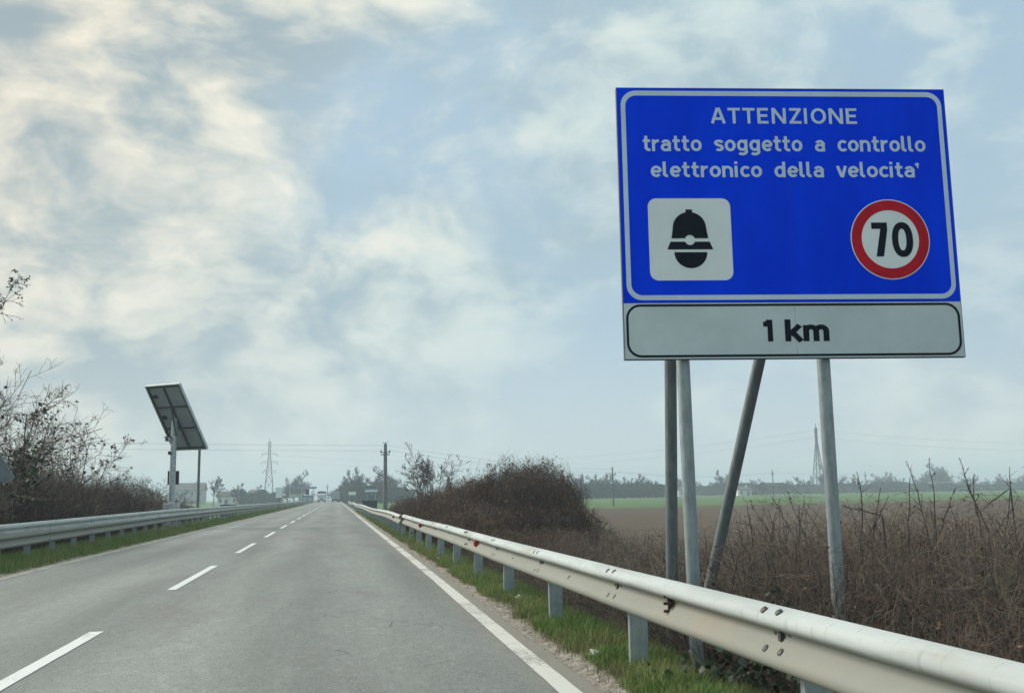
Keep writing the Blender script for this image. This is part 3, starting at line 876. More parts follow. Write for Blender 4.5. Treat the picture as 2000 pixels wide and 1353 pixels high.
def grow(rng, P, R, kids, tlo, thi, ang, lratio, rratio, npts, wig, up, taper=0.35):
    m, n, _ = P.shape
    idx = np.repeat(np.arange(m), kids)
    t = rng.uniform(tlo, thi, len(idx))*(n - 1)
    i0 = np.minimum(t.astype(int), n - 2); f = (t - i0)[:, None]
    base = P[idx, i0]*(1 - f) + P[idx, i0 + 1]*f
    tan = P[idx, i0 + 1] - P[idx, i0]; seg = np.linalg.norm(tan, axis=1, keepdims=True); tan /= seg + 1e-9
    rnd = rng.normal(0, 1, (len(idx), 3)); rnd -= (rnd*tan).sum(1, keepdims=True)*tan
    rnd /= np.linalg.norm(rnd, axis=1, keepdims=True) + 1e-9
    a = np.radians(rng.uniform(ang*0.55, ang*1.35, len(idx)))[:, None]
    dirs = tan*np.cos(a) + rnd*np.sin(a)
    plen = seg[:, 0]*(n - 1)
    length = plen*lratio*rng.uniform(0.5, 1.2, len(idx))*(1.15 - 0.45*(t/(n - 1)))
    r0 = (R[idx, i0]*(1 - f[:, 0]) + R[idx, i0 + 1]*f[:, 0])*rratio
    return lines(rng, base, dirs, length, npts, wig, up, r0, taper)


def join(parts):
    Vs, Qs, b = [], [], 0
    for V, Q in parts:
        Vs.append(V); Qs.append(Q + b); b += len(V)
    return np.vstack(Vs), np.vstack(Qs)


def leaves(rng, pts, size, flat=0.5):
    m = len(pts)
    a = rng.normal(0, 1, (m, 3)); a /= np.linalg.norm(a, axis=1, keepdims=True)
    b = rng.normal(0, 1, (m, 3)); b -= (a*b).sum(1, keepdims=True)*a; b /= np.linalg.norm(b, axis=1, keepdims=True)
    s = (size*rng.uniform(0.6, 1.4, m))[:, None]
    c = np.cross(a, b)
    V = np.stack([pts - a*s, pts - b*s*flat + c*s*0.2, pts + a*s, pts + b*s*flat + c*s*0.2], 1).reshape(-1, 3)
    Q = np.arange(4*m).reshape(m, 4)
    return V, Q


def sample(rng, P, count, lo=0.3, hi=1.0, spread=0.02):
    m, n, _ = P.shape
    i = rng.integers(0, m, count); t = rng.uniform(lo, hi, count)*(n - 1)
    j = np.minimum(t.astype(int), n - 2); f = (t - j)[:, None]
    return P[i, j]*(1 - f) + P[i, j + 1]*f + rng.normal(0, spread, (count, 3))


def thicket(seed, stems, rx, ry, hmin, hmax, r, twig, leafmat, leafn, leafsize=0.028, droop=-0.10, kids=(6, 3), name='bramble_shrub', dome=None):
    """a leafless tangle about 2 m across, root at the ground centre"""
    rng = np.random.default_rng(seed)
    root = bpy.data.objects.new(name, None); COL.objects.link(root); root['category'] = 'shrub'
    a = rng.uniform(0, 2*math.pi, stems); q = np.sqrt(rng.uniform(0, 1, stems))
    base = np.stack([rx*q*np.cos(a), ry*q*np.sin(a), np.full(stems, -0.12)], 1)
    lean = rng.uniform(0.05, 0.9, stems); la = rng.uniform(0, 2*math.pi, stems)
    dirs = np.stack([lean*np.cos(la), lean*np.sin(la), np.ones(stems)], 1)
    P0, R0 = lines(rng, base, dirs, rng.uniform(hmin, hmax, stems), 7, 0.13, droop, rng.uniform(0.7, 1.5, stems)*r, 0.35)
    P1, R1 = grow(rng, P0, R0, kids[0], 0.15, 0.98, 48, 0.42, 0.65, 5, 0.20, droop*0.4)
    P2, R2 = grow(rng, P1, R1, kids[1], 0.2, 0.98, 50, 0.50, 0.70, 4, 0.22, 0.0)
    if dome:
        for P in (P0, P1, P2):
            e = np.sqrt((P[..., 0]/dome[0])**2 + (P[..., 1]/dome[0])**2 + (np.maximum(P[..., 2], 0)/dome[1])**2)
            f = np.where(e > 0.8, (0.8 + 0.42*(e - 0.8))/np.maximum(e, 1e-6), 1.0)
            P *= f[..., None]
    obj('stem_tangle', mesh_np('stem_tangle', *join([tubes(P0, R0, 4)])), M['twig_dark'], root)
    obj('twig_tangle', mesh_np('twig_tangle', *join([tubes(P1, R1), tubes(P2, np.maximum(R2, 0.0011))])), twig, root)
    if leafn:
        pts = np.vstack([sample(rng, P1, leafn//2), sample(rng, P2, leafn//2)])
        obj('dead_leaves', mesh_np('dead_leaves', *leaves(rng, pts, leafsize)), leafmat, root)
    for ch in root.children: ch['kind'] = 'stuff'
    return root


NEAR_G = 'leafless bramble shrubs behind the near guardrail'
MOUND_G = 'shrubs of the tall bramble mound'
T1 = thicket(11, 280, 1.0, 0.8, 0.9, 1.75, 0.0055, M['twig_grey'], M['dead_leaf'], 300, 0.014, dome=(2.2, 1.7))
T2 = thicket(12, 280, 1.0, 0.8, 0.8, 1.6, 0.0052, M['twig_red'], M['dead_leaf'], 500, 0.014, dome=(2.2, 1.7))
T3 = thicket(13, 150, 1.1, 0.9, 0.5, 1.2, 0.0040, M['straw'], M['grass_dry'], 200, 0.016, droop=-0.16)
T4 = thicket(14, 240, 1.1, 0.9, 1.15, 1.55, 0.0075, M['twig_red'], M['dead_leaf'], 3400, 0.020, kids=(8, 4), droop=-0.12, dome=(1.9, 1.25))
T5 = thicket(15, 240, 1.1, 0.9, 1.15, 1.55, 0.0075, M['twig_dark'], M['dead_leaf'], 2000, 0.020, kids=(8, 4), droop=-0.12, dome=(1.9, 1.25))
used = set()


def shrub(T, x, y, s, label, group, sz=None, zoff=0.0):
    o = T if T.name not in used else copy_tree(T)
    used.add(T.name)
    place(o, x, y, gz(x) + zoff, (s, s, sz or s), random.uniform(0, 6.28), label, group)
    return o


def pixel_x(x, y):
    dv = np.array([x, y, 0.3 - CAM_H]); return W_PX/2 + F_PX*(dv @ _r)/(dv @ _w)


def zone(x, y):
    px = pixel_x(x, y)
    if px < 1180: return 'just past the tall bramble mound'
    if px < 1300: return 'on the road side of the left sign post'
    if px < 1420: return 'behind the left sign post and slanting strut'
    if px < 1530: return 'between slanting strut and right sign post'
    if px < 1640: return 'close behind the right sign post'
    if px < 1760: return 'just right of the right sign post'
    if px < 1900: return 'under the straight budding shoots'
    return 'at the forked thorny shoots'


random.seed(21)
# low scrub right behind the sign (tops about eye level), thinning out to the ploughed field
ROW = {4.15: 'by the guardrail', 5.3: 'amid the scrub', 6.5: 'by the field'}
for y in np.arange(4.6, 13.6, 0.8):
    for x0 in (4.15, 5.3, 6.5):
        x = x0 + random.uniform(-0.3, 0.3); yy = y + random.uniform(-0.35, 0.35)
        if yy < x*0.92: continue
        T = T1 if random.random() < 0.55 else T2
        hgt = {4.15: 1.10, 5.3: 1.38, 6.5: 1.42}[x0]*random.uniform(0.86, 1.08)*(1.0 if yy < 11.0 else 0.82)
        shrub(T, x, yy, random.uniform(0.95, 1.2), ('grey brown' if T is T1 else 'reddish brown') + ' bare bramble ' + ROW[x0] + ', ' + zone(x, yy), NEAR_G, hgt)
for y in np.arange(3.5, 30, 1.25):
    x = 3.25 + random.uniform(-0.15, 0.2)
    shrub(T3, x, y, random.uniform(0.7, 0.85), 'low straw scrub along the guardrail slope ' + zone(x, y), 'low straw coloured scrub', 0.62*random.uniform(0.8, 1.15))
for y in np.arange(13.6, 21, 1.1):
    for x0, rw in ((4.2, 'by the guardrail'), (5.5, 'amid the scrub'), (7.0, 'by the field')):
        T = (T2, T1, T3)[random.randrange(3)]
        x = x0 + random.uniform(-0.35, 0.35); yy = y + random.uniform(-0.4, 0.4)
        shrub(T, x, yy, random.uniform(0.9, 1.2), {T1: 'low grey brown bramble ', T2: 'low reddish brown bramble ', T3: 'pale dry scrub '}[T] + rw + ' ' + zone(x, yy), 'low scrub between mound and sign', random.uniform(0.78, 1.1))
# the mound
tops = [(24.8, 1.35), (26.5, 2.0), (28.5, 2.55), (30.5, 2.95), (33, 3.1), (35.5, 2.95), (38, 2.55), (41, 2.25), (44, 2.2), (47.5, 2.2), (51, 2.25), (55, 2.25), (59, 2.15)]
for y, hgt in tops:
    for x0, rw in ((4.2, 'on the guardrail side'), (5.6, 'in the core'), (6.8, 'on the field side')):
        if (x0 > 6 and y < 31) or (x0 > 5 and y < 24): continue
        T = T4 if random.random() < 0.55 else T5
        zn = 'low near end' if y < 25 else ('rounded crest' if y < 37 else ('shoulder behind the crest' if y < 46 else 'flat far end'))
        shrub(T, x0 + random.uniform(-0.3, 0.3) + (0.35 if y < 24 else 0), y + random.uniform(-0.6, 0.6), random.uniform(1.05, 1.35), ('red brown leafy' if T is T4 else 'dark leafless') + ' bramble ' + rw + ' of the mound, ' + zn, MOUND_G, hgt/1.02*random.uniform(0.84, 1.02)*(1.0 if x0 > 5 else 0.82))

# ivy growing low in the scrub
for n_, (px, py, Y, lb) in enumerate(((1890, 1180, 7.6, 'dark green ivy patch in the scrub under the budding shoots'), (1960, 1250, 6.7, 'dark ivy patch against the guardrail below the forked shoots'), (1770, 1215, 7.4, 'small ivy patch right of the right sign post'), (1460, 1330, 6.3, 'ivy and nettles under the guardrail by the left sign post'), (1560, 1180, 8.2, 'faint ivy patch left of the right sign post'))):
    c_ = at(px, py, Y); rng = np.random.default_rng(200 + n_)
    root = thing('ivy_patch', (c_[0], c_[1], gz(c_[0])), lb, 'ivy')
    hh = max(0.25, c_[2] - gz(c_[0]) + 0.15)
    pts = np.stack([rng.normal(0, 0.30, 420), rng.normal(0, 0.22, 420), np.abs(rng.uniform(0.0, hh, 420))], 1)
    o = obj('leaf_cover', mesh_np('leaf_cover', *leaves(rng, pts, 0.028, 0.8)), M['ivy'], root); o['kind'] = 'stuff'
    P0, R0 = lines(rng, np.stack([rng.normal(0, 0.25, 14), rng.normal(0, 0.2, 14), np.full(14, -0.05)], 1), np.stack([rng.normal(0, .3, 14), rng.normal(0, .3, 14), np.ones(14)], 1), np.full(14, hh), 6, 0.2, 0.0, np.full(14, 0.006), 0.4)
    o = obj('runners', mesh_np('runners', *tubes(P0, R0, 4)), M['twig_dark'], root); o['kind'] = 'stuff'

# budding shoots standing above the scrub
def shoots(name, specs, label, Y, rbase=0.008, buds=True):
    rng = np.random.default_rng(len(specs)*7 + int(Y*10))
    feet = [at(*b, Y) for _, b in specs]
    c = np.mean(feet, axis=0)
    root = thing(name, (c[0], c[1], gz(c[0])), label, 'shrub')
    for tip, foot in specs:
        p, q = at(*foot, Y), at(*tip, Y)
        q = q + np.array([0, rng.uniform(-0.25, 0.25), 0]); p = p + np.array([0, rng.uniform(-0.1, 0.1), 0])
        n = 9
        t = np.linspace(0, 1, n)[:, None]
        L = np.linalg.norm(q - p)
        C_ = p + (q - p)*t + np.sin(t*math.pi)*rng.normal(0, 0.03*L, 3) + rng.normal(0, 0.006, (n, 3))*(t > 0)
        C_[0, 2] = min(C_[0, 2], gz(C_[0, 0]) + 0.1)
        P = C_[None]; R = (rbase*np.linspace(1, 0.35, n))[None]
        prs = [tubes(P, R, 5)]
        P1, R1 = grow(rng, P, R, 7, 0.3, 0.9, 40, 0.16, 0.6, 4, 0.08, 0.02)
        prs.append(tubes(P1, R1, 3))
        st = obj('shoot', mesh_np('shoot', *join(prs)), M['twig_dark'], root)
        st.data.transform(mathutils.Matrix.Translation(-mathutils.Vector(root.location)))
        if buds:
            pts = np.vstack([sample(rng, P, 16, 0.55, 1.0, 0.004), sample(rng, P1, 22, 0.2, 1.0, 0.003)])
            bd = obj('bud_clusters', mesh_np('bud_clusters', *leaves(rng, pts, 0.0065, 0.8)), M['bark'], st)
            bd.data.transform(mathutils.Matrix.Translation(-mathutils.Vector(root.location)))
            bd['kind'] = 'stuff'
    return root


shoots('blackthorn_shrub', [((1778, 898), (1812, 1090)), ((1832, 892), (1842, 1085)), ((1852, 895), (1930, 1060)), ((1868, 950), (1820, 1060)), ((1762, 930), (1768, 1080))], 'budding shoots standing straight above the scrub right of the last sign post', 8.6)
shoots('blackthorn_shrub', [((1945, 912), (1952, 1060)), ((1930, 925), (1925, 1050)), ((1985, 968), (1920, 1090)), ((1905, 1000), (1990, 950)), ((1912, 935), (1925, 1060))], 'thorny shoots forking at the edge of the scrub over the brown field', 9.2)
shoots('blackthorn_shrub', [((1658, 922), (1685, 1080)), ((1702, 952), (1698, 1075)), ((1715, 968), (1675, 1075)), ((1665, 985), (1740, 1010))], 'short dark shoots beside the right hand sign post', 8.8)
shoots('blackthorn_shrub', [((1512, 965), (1560, 1100)), ((1478, 978), (1540, 1120)), ((1545, 958), (1590, 1090)), ((1568, 968), (1545, 1110)), ((1440, 985), (1480, 1090))], 'dark twigs leaning left between the slanting strut and the right post', 8.8, 0.006)
shoots('blackthorn_shrub', [((1462, 1000), (1450, 1140)), ((1490, 1020), (1520, 1150)), ((1428, 1035), (1470, 1160)), ((1590, 1010), (1630, 1160))], 'thin bare stems rising from the bramble behind the slanting strut', 8.2, 0.005, False)

# a few pale broken stalks
for (a, b_) in (((1275, 1085), (1300, 1120)), ((1690, 1180), (1702, 1250)), ((1850, 1150), (1960, 1175)), ((1920, 1180), (1870, 1250)), ((1470, 1310), (1400, 1353)), ((1345, 1270), (1360, 1330))):
    yy = 6.6 if a[1] > 1200 else 8.0
    p, q = at(*a, yy), at(*b_, yy)
    s_ = MB().tube([p, (p + q)/2 + np.array([0.01, 0, 0.02]), q], [0.006, 0.007, 0.005], 6).build('broken_stalk', M['straw'])
    tag(s_, 'pale broken dry stalk lying in the brown scrub', 'stalk', 'pale broken stalks')

# ------------------------------------------------------------------ trees
def bare_tree(name, seed, height, trunk_r, stems=1, spread=0.3, kids=(7, 6, 5), ivy=0, leafn=0, minr=0.004, up=0.03, twig='twig_dark', levels=3, leafmat='dead_leaf', leafsize=0.05, tlo=0.3, ratio=0.5):
    rng = np.random.default_rng(seed)
    root = bpy.data.objects.new(name, None); COL.objects.link(root); root['category'] = 'tree'
    base = np.stack([rng.normal(0, 0.12*(stems > 1), stems), rng.normal(0, 0.12*(stems > 1), stems), np.full(stems, -0.1)], 1)
    dirs = np.stack([rng.normal(0, spread, stems), rng.normal(0, spread, stems), np.ones(stems)], 1)
    P0, R0 = lines(rng, base, dirs, rng.uniform(0.8, 1.0, stems)*height*0.92, 9, 0.07, up, np.full(stems, trunk_r), 0.2)
    P1, R1 = grow(rng, P0, R0, kids[0], tlo, 0.97, 48, ratio, 0.55, 7, 0.10, up)
    P2, R2 = grow(rng, P1, R1, kids[1], 0.2, 0.98, 45, 0.5, 0.6, 5, 0.13, up)
    obj('trunk', mesh_np('trunk', *tubes(P0, R0, 7), smooth=True), M['bark'], root)
    prs = [tubes(P1, np.maximum(R1, minr*1.4), 4), tubes(P2, np.maximum(R2, minr), 3)]
    last = P2
    if levels > 2:
        P3, R3 = grow(rng, P2, R2, kids[2], 0.2, 0.98, 42, 0.5, 0.6, 4, 0.15, up)
        prs.append(tubes(P3, np.maximum(R3, minr*0.8), 3)); last = P3
    cr = obj('crown', mesh_np('crown', *join(prs)), M[twig], root)
    if leafn:
        o = obj('leaf_clusters', mesh_np('leaf_clusters', *leaves(rng, sample(rng, last, leafn, 0.2, 1.0, 0.05), leafsize, 0.6)), M[leafmat], cr); o['kind'] = 'stuff'
    if ivy:
        pts = np.vstack([sample(rng, P0, ivy//2, 0.0, 0.8, 0.16), sample(rng, P1, ivy//2, 0.0, 0.55, 0.14)])
        o = obj('ivy', mesh_np('ivy', *leaves(rng, pts, 0.07, 0.75)), M['ivy'], cr); o['kind'] = 'stuff'
    return root


def put_tree(o, x, y, s=1.0, rz=0.0, label=None, group=None, z=None):
    return place(o, x, y, gz(x) if z is None else z, s, rz, label, group)


# left hedge of bare trees and scrub
put_tree(bare_tree('hedgerow_tree', 31, 6.0, 0.07, 6, 0.26, (8, 7, 5), ivy=700, minr=0.006, twig='twig_grey'), -10.4, 28.5, 1.0, 0.4, 'tall many stemmed bare tree with ivy at the left end of the hedge')
put_tree(bare_tree('hedgerow_tree', 32, 5.7, 0.06, 5, 0.30, (8, 7, 5), ivy=1000, leafn=150, minr=0.006, twig='twig_grey'), -9.6, 31.5, 1.0, 1.4, 'ivy clad leafless tree next to the tallest hedge tree')
put_tree(bare_tree('hedgerow_tree', 33, 5.2, 0.06, 4, 0.34, (8, 7, 5), ivy=350, minr=0.006, twig='twig_grey'), -10.6, 36.0, 1.0, 2.4, 'spreading bare hedge tree in the middle of the left hedge')
put_tree(bare_tree('hedgerow_tree', 34, 5.7, 0.05, 4, 0.30, (8, 7, 5), leafn=420, minr=0.006, leafmat='twig_dark', leafsize=0.07), -10.0, 41.0, 1.0, 0.0, 'small bare tree dotted with dark withered leaves in the left hedge')
put_tree(bare_tree('hedgerow_tree', 35, 3.9, 0.05, 5, 0.45, (7, 6, 4), ivy=200, minr=0.006, twig='twig_grey'), -9.9, 46.0, 1.0, 3.0, 'low arching bare tree between the dotted tree and the solar panel')
put_tree(bare_tree('hedgerow_tree', 36, 3.2, 0.04, 5, 0.40, (7, 6, 4), minr=0.006), -9.8, 54.0, 1.0, 3.9, 'short twiggy bare tree right behind the solar panel pole')
put_tree(bare_tree('hedgerow_tree', 38, 3.2, 0.04, 7, 0.40, (7, 6, 4), minr=0.006), -10.4, 62.0, 1.0, 5.0, 'lowest bare bush at the far end of the left hedge')
random.seed(5)
for y in np.arange(19, 72, 1.8):
    for x0, rw in ((-9.9, 'roadside edge'), (-11.1, 'inner side'), (-12.4, 'field side')):
        T = T5 if random.random() < 0.5 else T1
        o = copy_tree(T)
        hs = (2.6 if y < 38 else 2.4) if y < 50 else 1.7
        zn = 'under the tallest hedge tree' if y < 30 else ('under the ivy clad tree' if y < 34 else ('under the spreading tree' if y < 39 else ('under the dotted tree' if y < 44 else ('by the arching tree' if y < 51 else ('behind the solar panel post' if y < 59 else 'at the far end')))))
        place(o, x0 + random.uniform(-0.3, 0.3), y + random.uniform(-0.6, 0.6), gz(x0), (1.15, 1.4, hs*random.uniform(0.8, 1.2)), random.uniform(0, 6.28), ('dark' if T is T5 else 'grey brown') + ' bramble on the ' + rw + ' of the left hedge, ' + zn, 'brambles of the left hedge')
# the tree whose branch reaches into the picture at the left edge
big = bare_tree('roadside_tree', 39, 8.6, 0.13, 1, 0.10, (9, 6, 4), minr=0.007, leafn=300, leafmat='twig_dark', leafsize=0.06)
put_tree(big, -12.6, 28.0, 1.0, 0.3, 'tall tree with one leafy twig reaching over the left hedge')
rng = np.random.default_rng(77)
b0 = at(-110, 640, 27.5); b1 = at(5, 600, 27.0); b2 = at(22, 560, 27.0); b3 = at(40, 535, 27.0)
root_pt = np.array([-12.5, 28.0, 5.2])
P0 = np.array([[root_pt, root_pt*0.45 + b0*0.55 + np.array([0, 0, .1]), b0, b0*0.4 + b1*0.6, b1, b2, b3]])
R0 = np.array([[0.05, 0.04, 0.03, 0.022, 0.016, 0.011, 0.005]])
P1, R1 = grow(rng, P0, R0, 16, 0.55, 0.98, 55, 0.16, 0.6, 5, 0.16, 0.02)
P2, R2 = grow(rng, P1, R1, 4, 0.3, 0.98, 45, 0.5, 0.7, 4, 0.2, 0.0)
hb = obj('overhanging_branch', mesh_np('overhanging_branch', *join([tubes(P0, R0, 5), tubes(P1, np.maximum(R1, .006), 3), tubes(P2, np.maximum(R2, .005), 3)])), M['twig_dark'], big)
hl = obj('leaf_clusters', mesh_np('leaf_clusters', *leaves(rng, sample(rng, P2, 170, 0.5, 1.0, 0.03), 0.032, 0.6)), M['twig_dark'], hb); hl['kind'] = 'stuff'
hb.matrix_parent_inverse = mathutils.Matrix.Translation((-12.6, 28.0, gz(-12.6))).inverted() if False else mathutils.Matrix.Identity(4)
Minv = (mathutils.Matrix.Translation((-12.6, 28.0, gz(-12.6))) @ mathutils.Matrix.Rotation(0.3, 4, 'Z')).inverted()
hb.data.transform(Minv); hl.data.transform(Minv)

# the bare round bush and the thin tree behind the mound
put_tree(bare_tree('bare_bush', 41, 5.2, 0.05, 11, 0.34, (7, 6, 4), minr=0.010, up=0.06, twig='twig_dark', ratio=0.40), 6.1, 67, 1.0, 0, 'round upright bare bush standing behind the far end of the bramble mound')
put_tree(bare_tree('sapling', 42, 7.0, 0.045, 1, 0.02, (10, 3, 2), minr=0.008, up=0.05, ratio=0.26), *at(885, 950, 90)[:2], 1.0, 0, 'thin straight sapling behind the bramble mound')

# --- distant trees
def far_tree(name, seed, h, **kw):
    return bare_tree(name, seed, h, 0.02*h, kw.pop('stems', 1), kw.pop('spread', 0.1), kw.pop('kids', (13, 9, 6)), minr=kw.pop('minr', 0.055), twig='far_twig', tlo=0.18, ratio=kw.pop('ratio', 0.52), **kw)


FT = [far_tree('distant_tree', 51, 10), far_tree('distant_tree', 52, 10, stems=3, spread=0.2), far_tree('distant_tree', 53, 10, ratio=0.42, minr=0.06), far_tree('distant_tree', 54, 10, kids=(14, 10, 7), minr=0.07, ratio=0.6)]


def evergreen(name, seed, h, w, cone=True, n=2600):
    rng = np.random.default_rng(seed)
    root = bpy.data.objects.new(name, None); COL.objects.link(root); root['category'] = 'tree'
    MB().tube([(0, 0, -0.2), (0, 0, h*0.5), (0, 0, h*0.95)], [0.03*h, 0.02*h, 0.004*h], 7).build('trunk', M['bark'], root, local=True)
    t = rng.uniform(0.06, 1, n)
    prof = (1 - t)**0.8 if cone else np.sqrt(np.clip(1 - (2*t - 1.0)**2, 0, 1))**0.8
    a = rng.uniform(0, 2*math.pi, n)
    lump = 0.75 + 0.25*np.sin(a*3 + t*9 + seed) + rng.normal(0, 0.12, n)
    rad = w*prof*np.sqrt(rng.uniform(0.25, 1, n))*lump
    pts = np.stack([rad*np.cos(a), rad*np.sin(a), t*h], 1)
    obj('crown', mesh_np('crown', *leaves(rng, pts, 0.035*h, 0.7)), M['evergreen'], root)
    return root


EV = [evergreen('distant_conifer', 61, 10, 2.2), evergreen('distant_shrubbery', 62, 6, 3.6, False, 3200), evergreen('distant_shrubbery', 63, 5, 4.6, False, 3200)]
fused = set()


def far(T, px, ptop, Y, label, group, wid=1.0, base_h=10.0):
    """a distant tree at road distance Y whose top reaches the given height in the survey"""
    p = at(px, ptop, Y)
    h = (p[2] - FIELD_Z)*(1.06 if base_h == 10.0 else 1.0)
    o = T if T.name not in fused else copy_tree(T)
    fused.add(T.name)
    s = h/base_h
    place(o, p[0], Y, FIELD_Z, (s*wid, s*wid, s), random.uniform(0, 6.28), label, group)
    return o


random.seed(9)
# left of the road
far(FT[0], 418, 930, 330, 'lone round leafless tree beyond the solar panel', None, 0.85)
for px, top, Y in ((437, 954, 420), (462, 941, 400), (478, 946, 430), (490, 950, 420), (500, 945, 440), (512, 939, 430), (522, 950, 450), (536, 948, 450), (545, 953, 480)):
    far(EV[1] if random.random() < 0.6 else FT[3], px, top, Y, 'dark hazy tree in the clump around the left pylon', 'trees round the left pylon', 1.0, 6.0 if False else 10.0)
for px, top, Y in ((562, 941, 470), (585, 929, 480), (574, 944, 500)):
    far(FT[1], px, top, Y, 'pale leafless tree behind the flat canopy roof', 'trees behind the canopy', 0.9)
far(FT[2], 641, 944, 620, 'small lopsided tree at the far end of the road', None, 0.35)
for px, top, Y in ((655, 954, 900), (668, 952, 900), (648, 955, 950), (630, 957, 900), (610, 957, 900)):
    far(FT[3], px, top, Y, 'faint tree closing the far end of the road', 'trees at the end of the road')
# the grove right of the road
for px, top, Y in ((672, 938, 380), (684, 929, 370), (696, 924, 360), (706, 928, 360), (716, 930, 370), (726, 934, 380), (738, 923, 400), (748, 922, 410), (760, 928, 410), (772, 942, 400), (782, 946, 420), (792, 948, 430)):
    far(random.choice([FT[1], FT[2], FT[3]]), px, top, Y, 'hazy leafless tree in the grove right of the road', 'grove behind the utility pole', random.uniform(0.75, 1.0))
for px, top, Y in ((680, 950, 350), (695, 946, 345), (710, 948, 345), (725, 948, 350), (745, 950, 370), (765, 950, 370), (785, 954, 380), (800, 955, 390)):
    far(EV[2], px, top, Y, 'dark undergrowth filling the grove right of the road', 'undergrowth of the grove', 1.3, 5.0)
far(EV[0], 876, 934, 330, 'bluish conifer rising behind the bramble mound', None, 1.0)
far(EV[0], 1098, 922, 500, 'hazy pointed conifer at the left end of the distant wood', None, 0.9)
# the wood behind the green field
for px in np.arange(1120, 1300, 9):
    far(random.choice([FT[1], FT[3]]), px, 936 + random.uniform(-4, 5), 430 + random.uniform(-15, 40), 'leafless tree of the dense wood behind the green field', 'dense wood behind the green field', 1.0)
for px in np.arange(1105, 1290, 16):
    far(EV[2], px, 944 + random.uniform(-2, 4), 425, 'dark understorey shrub of the dense wood', 'understorey of the dense wood', 1.5, 5.0)
for px, top in ((1330, 930), (1365, 938), (1405, 916), (1422, 925), (1345, 942), (1450, 938), (1475, 935), (1490, 940), (1520, 942), (1545, 936), (1560, 930), (1580, 928), (1605, 925), (1615, 915), (1640, 930), (1672, 932), (1690, 936), (1385, 940), (1530, 938)):
    far(random.choice(FT), px, top, 520 + random.uniform(-30, 60), 'hazy leafless tree in the far tree belt across the fields', 'far tree belt', random.uniform(0.8, 1.1))
for px in np.arange(1300, 2010, 22):
    far(EV[2], px, 946 + random.uniform(-4, 3) - (px - 1300)*0.004, 560 + random.uniform(-20, 60), 'low blurred hedge bush along the far tree belt', 'bushes of the far tree belt', 1.7, 5.0)
for px, top in ((1712, 930), (1728, 928), (1745, 929), (1760, 932), (1800, 920), (1815, 912), (1830, 913), (1845, 919), (1790, 927), (1905, 924), (1880, 934), (1930, 932), (1955, 930), (1975, 931), (1995, 928)):
    far(random.choice([FT[1], FT[3]]), px, top, 640 + random.uniform(-30, 60), 'very faint leafless tree behind the budding shoots', 'faint trees behind the budding shoots', random.uniform(0.9, 1.3))

# ------------------------------------------------------------------ utility poles, pylons, wires
def utility_pole(x, y, h, r, label):
    root = thing('utility_pole', (x, y, gz(x)), label, 'pole', 'utility poles across the fields')
    MB().tube([(0, 0, -0.2), (0, 0, h)], [r, r*0.72], 12).build('pole', M['concrete_pole'], root, smooth=True, local=True)
    MB().box((-0.55, -0.05, h - 1.25), (0.55, 0.05, h - 1.13)).build('crossarm', M['concrete_pole'], root, local=True)
    MB().box((-0.62, -0.06, h - 0.98), (0.62, 0.06, h - 0.88)).build('crossarm', M['concrete_pole'], root, local=True)
    for xx in (-0.5, 0.0, 0.5):
        zz = h - 0.88 if xx else h
        MB().tube([(xx, 0, zz), (xx, 0, zz + 0.08), (xx, 0, zz + 0.16), (xx, 0, zz + 0.22)], [0.05, 0.09, 0.05, 0.08], 8).build('insulator', M['dark_box'], root, local=True)
    for sx in (-1, 1):
        MB().bar((0, 0, h - 0.05), (sx*0.3, 0, h + 0.35), 0.06).build('top_horn', M['concrete_pole'], root, local=True)
    return root


UP = [(5.8, 120.0, 8.35, 0.27, 'stout concrete utility pole beside the grove right of the road'), (47.6, 170.0, 6.45, 0.15, 'thin utility pole at the edge of the green field'), (136.4, 300.0, 8.6, 0.17, 'utility pole standing far out between strut and right sign post'), (185.0, 330.0, 8.1, 0.16, 'faint utility pole seen right of the last sign post')]
tops_ = []
for x, y, h, r, lb in UP:
    utility_pole(x, y, h, r, lb); tops_.append(np.array([x, y, gz(x) + h]))


def wire(p, q, sag, r, label):
    t = np.linspace(0, 1, 25)
    pts = [np.array(p)*(1 - a) + np.array(q)*a - np.array([0, 0, 4*sag*a*(1 - a)]) for a in t]
    o = MB().tube(pts, r, 4).build('power_line', M['wire'])
    return tag(o, label, 'wire', 'overhead lines')


start = np.array([-75.0, 88.0, 8.4])
for off, s_, nm in ((np.array([-0.3, 0, -0.1]), 0.5, 'upper overhead line crossing the road to the stout pole'), (np.array([-0.5, 0, -0.72]), 0.5, 'lower overhead line crossing the road to the stout pole')):
    wire(start + off, tops_[0] + off, s_, 0.010, nm)
for off, nm in ((np.array([0.3, 0, -0.1]), 'upper overhead line from stout pole to the thin pole'), (np.array([0.5, 0, -0.7]), 'lower overhead line from stout pole to the thin pole')):
    wire(tops_[0] + off, tops_[1] + off, 0.6, 0.010, nm)
wire(tops_[1] + np.array([0.4, 0, -0.5]), tops_[2] + np.array([-0.4, 0, -0.5]), 1.2, 0.018, 'overhead line from the thin pole on across the green field')
wire(tops_[2] + np.array([0.4, 0, -0.5]), tops_[3] + np.array([-0.4, 0, -0.5]), 0.4, 0.018, 'overhead line between the two farthest utility poles')


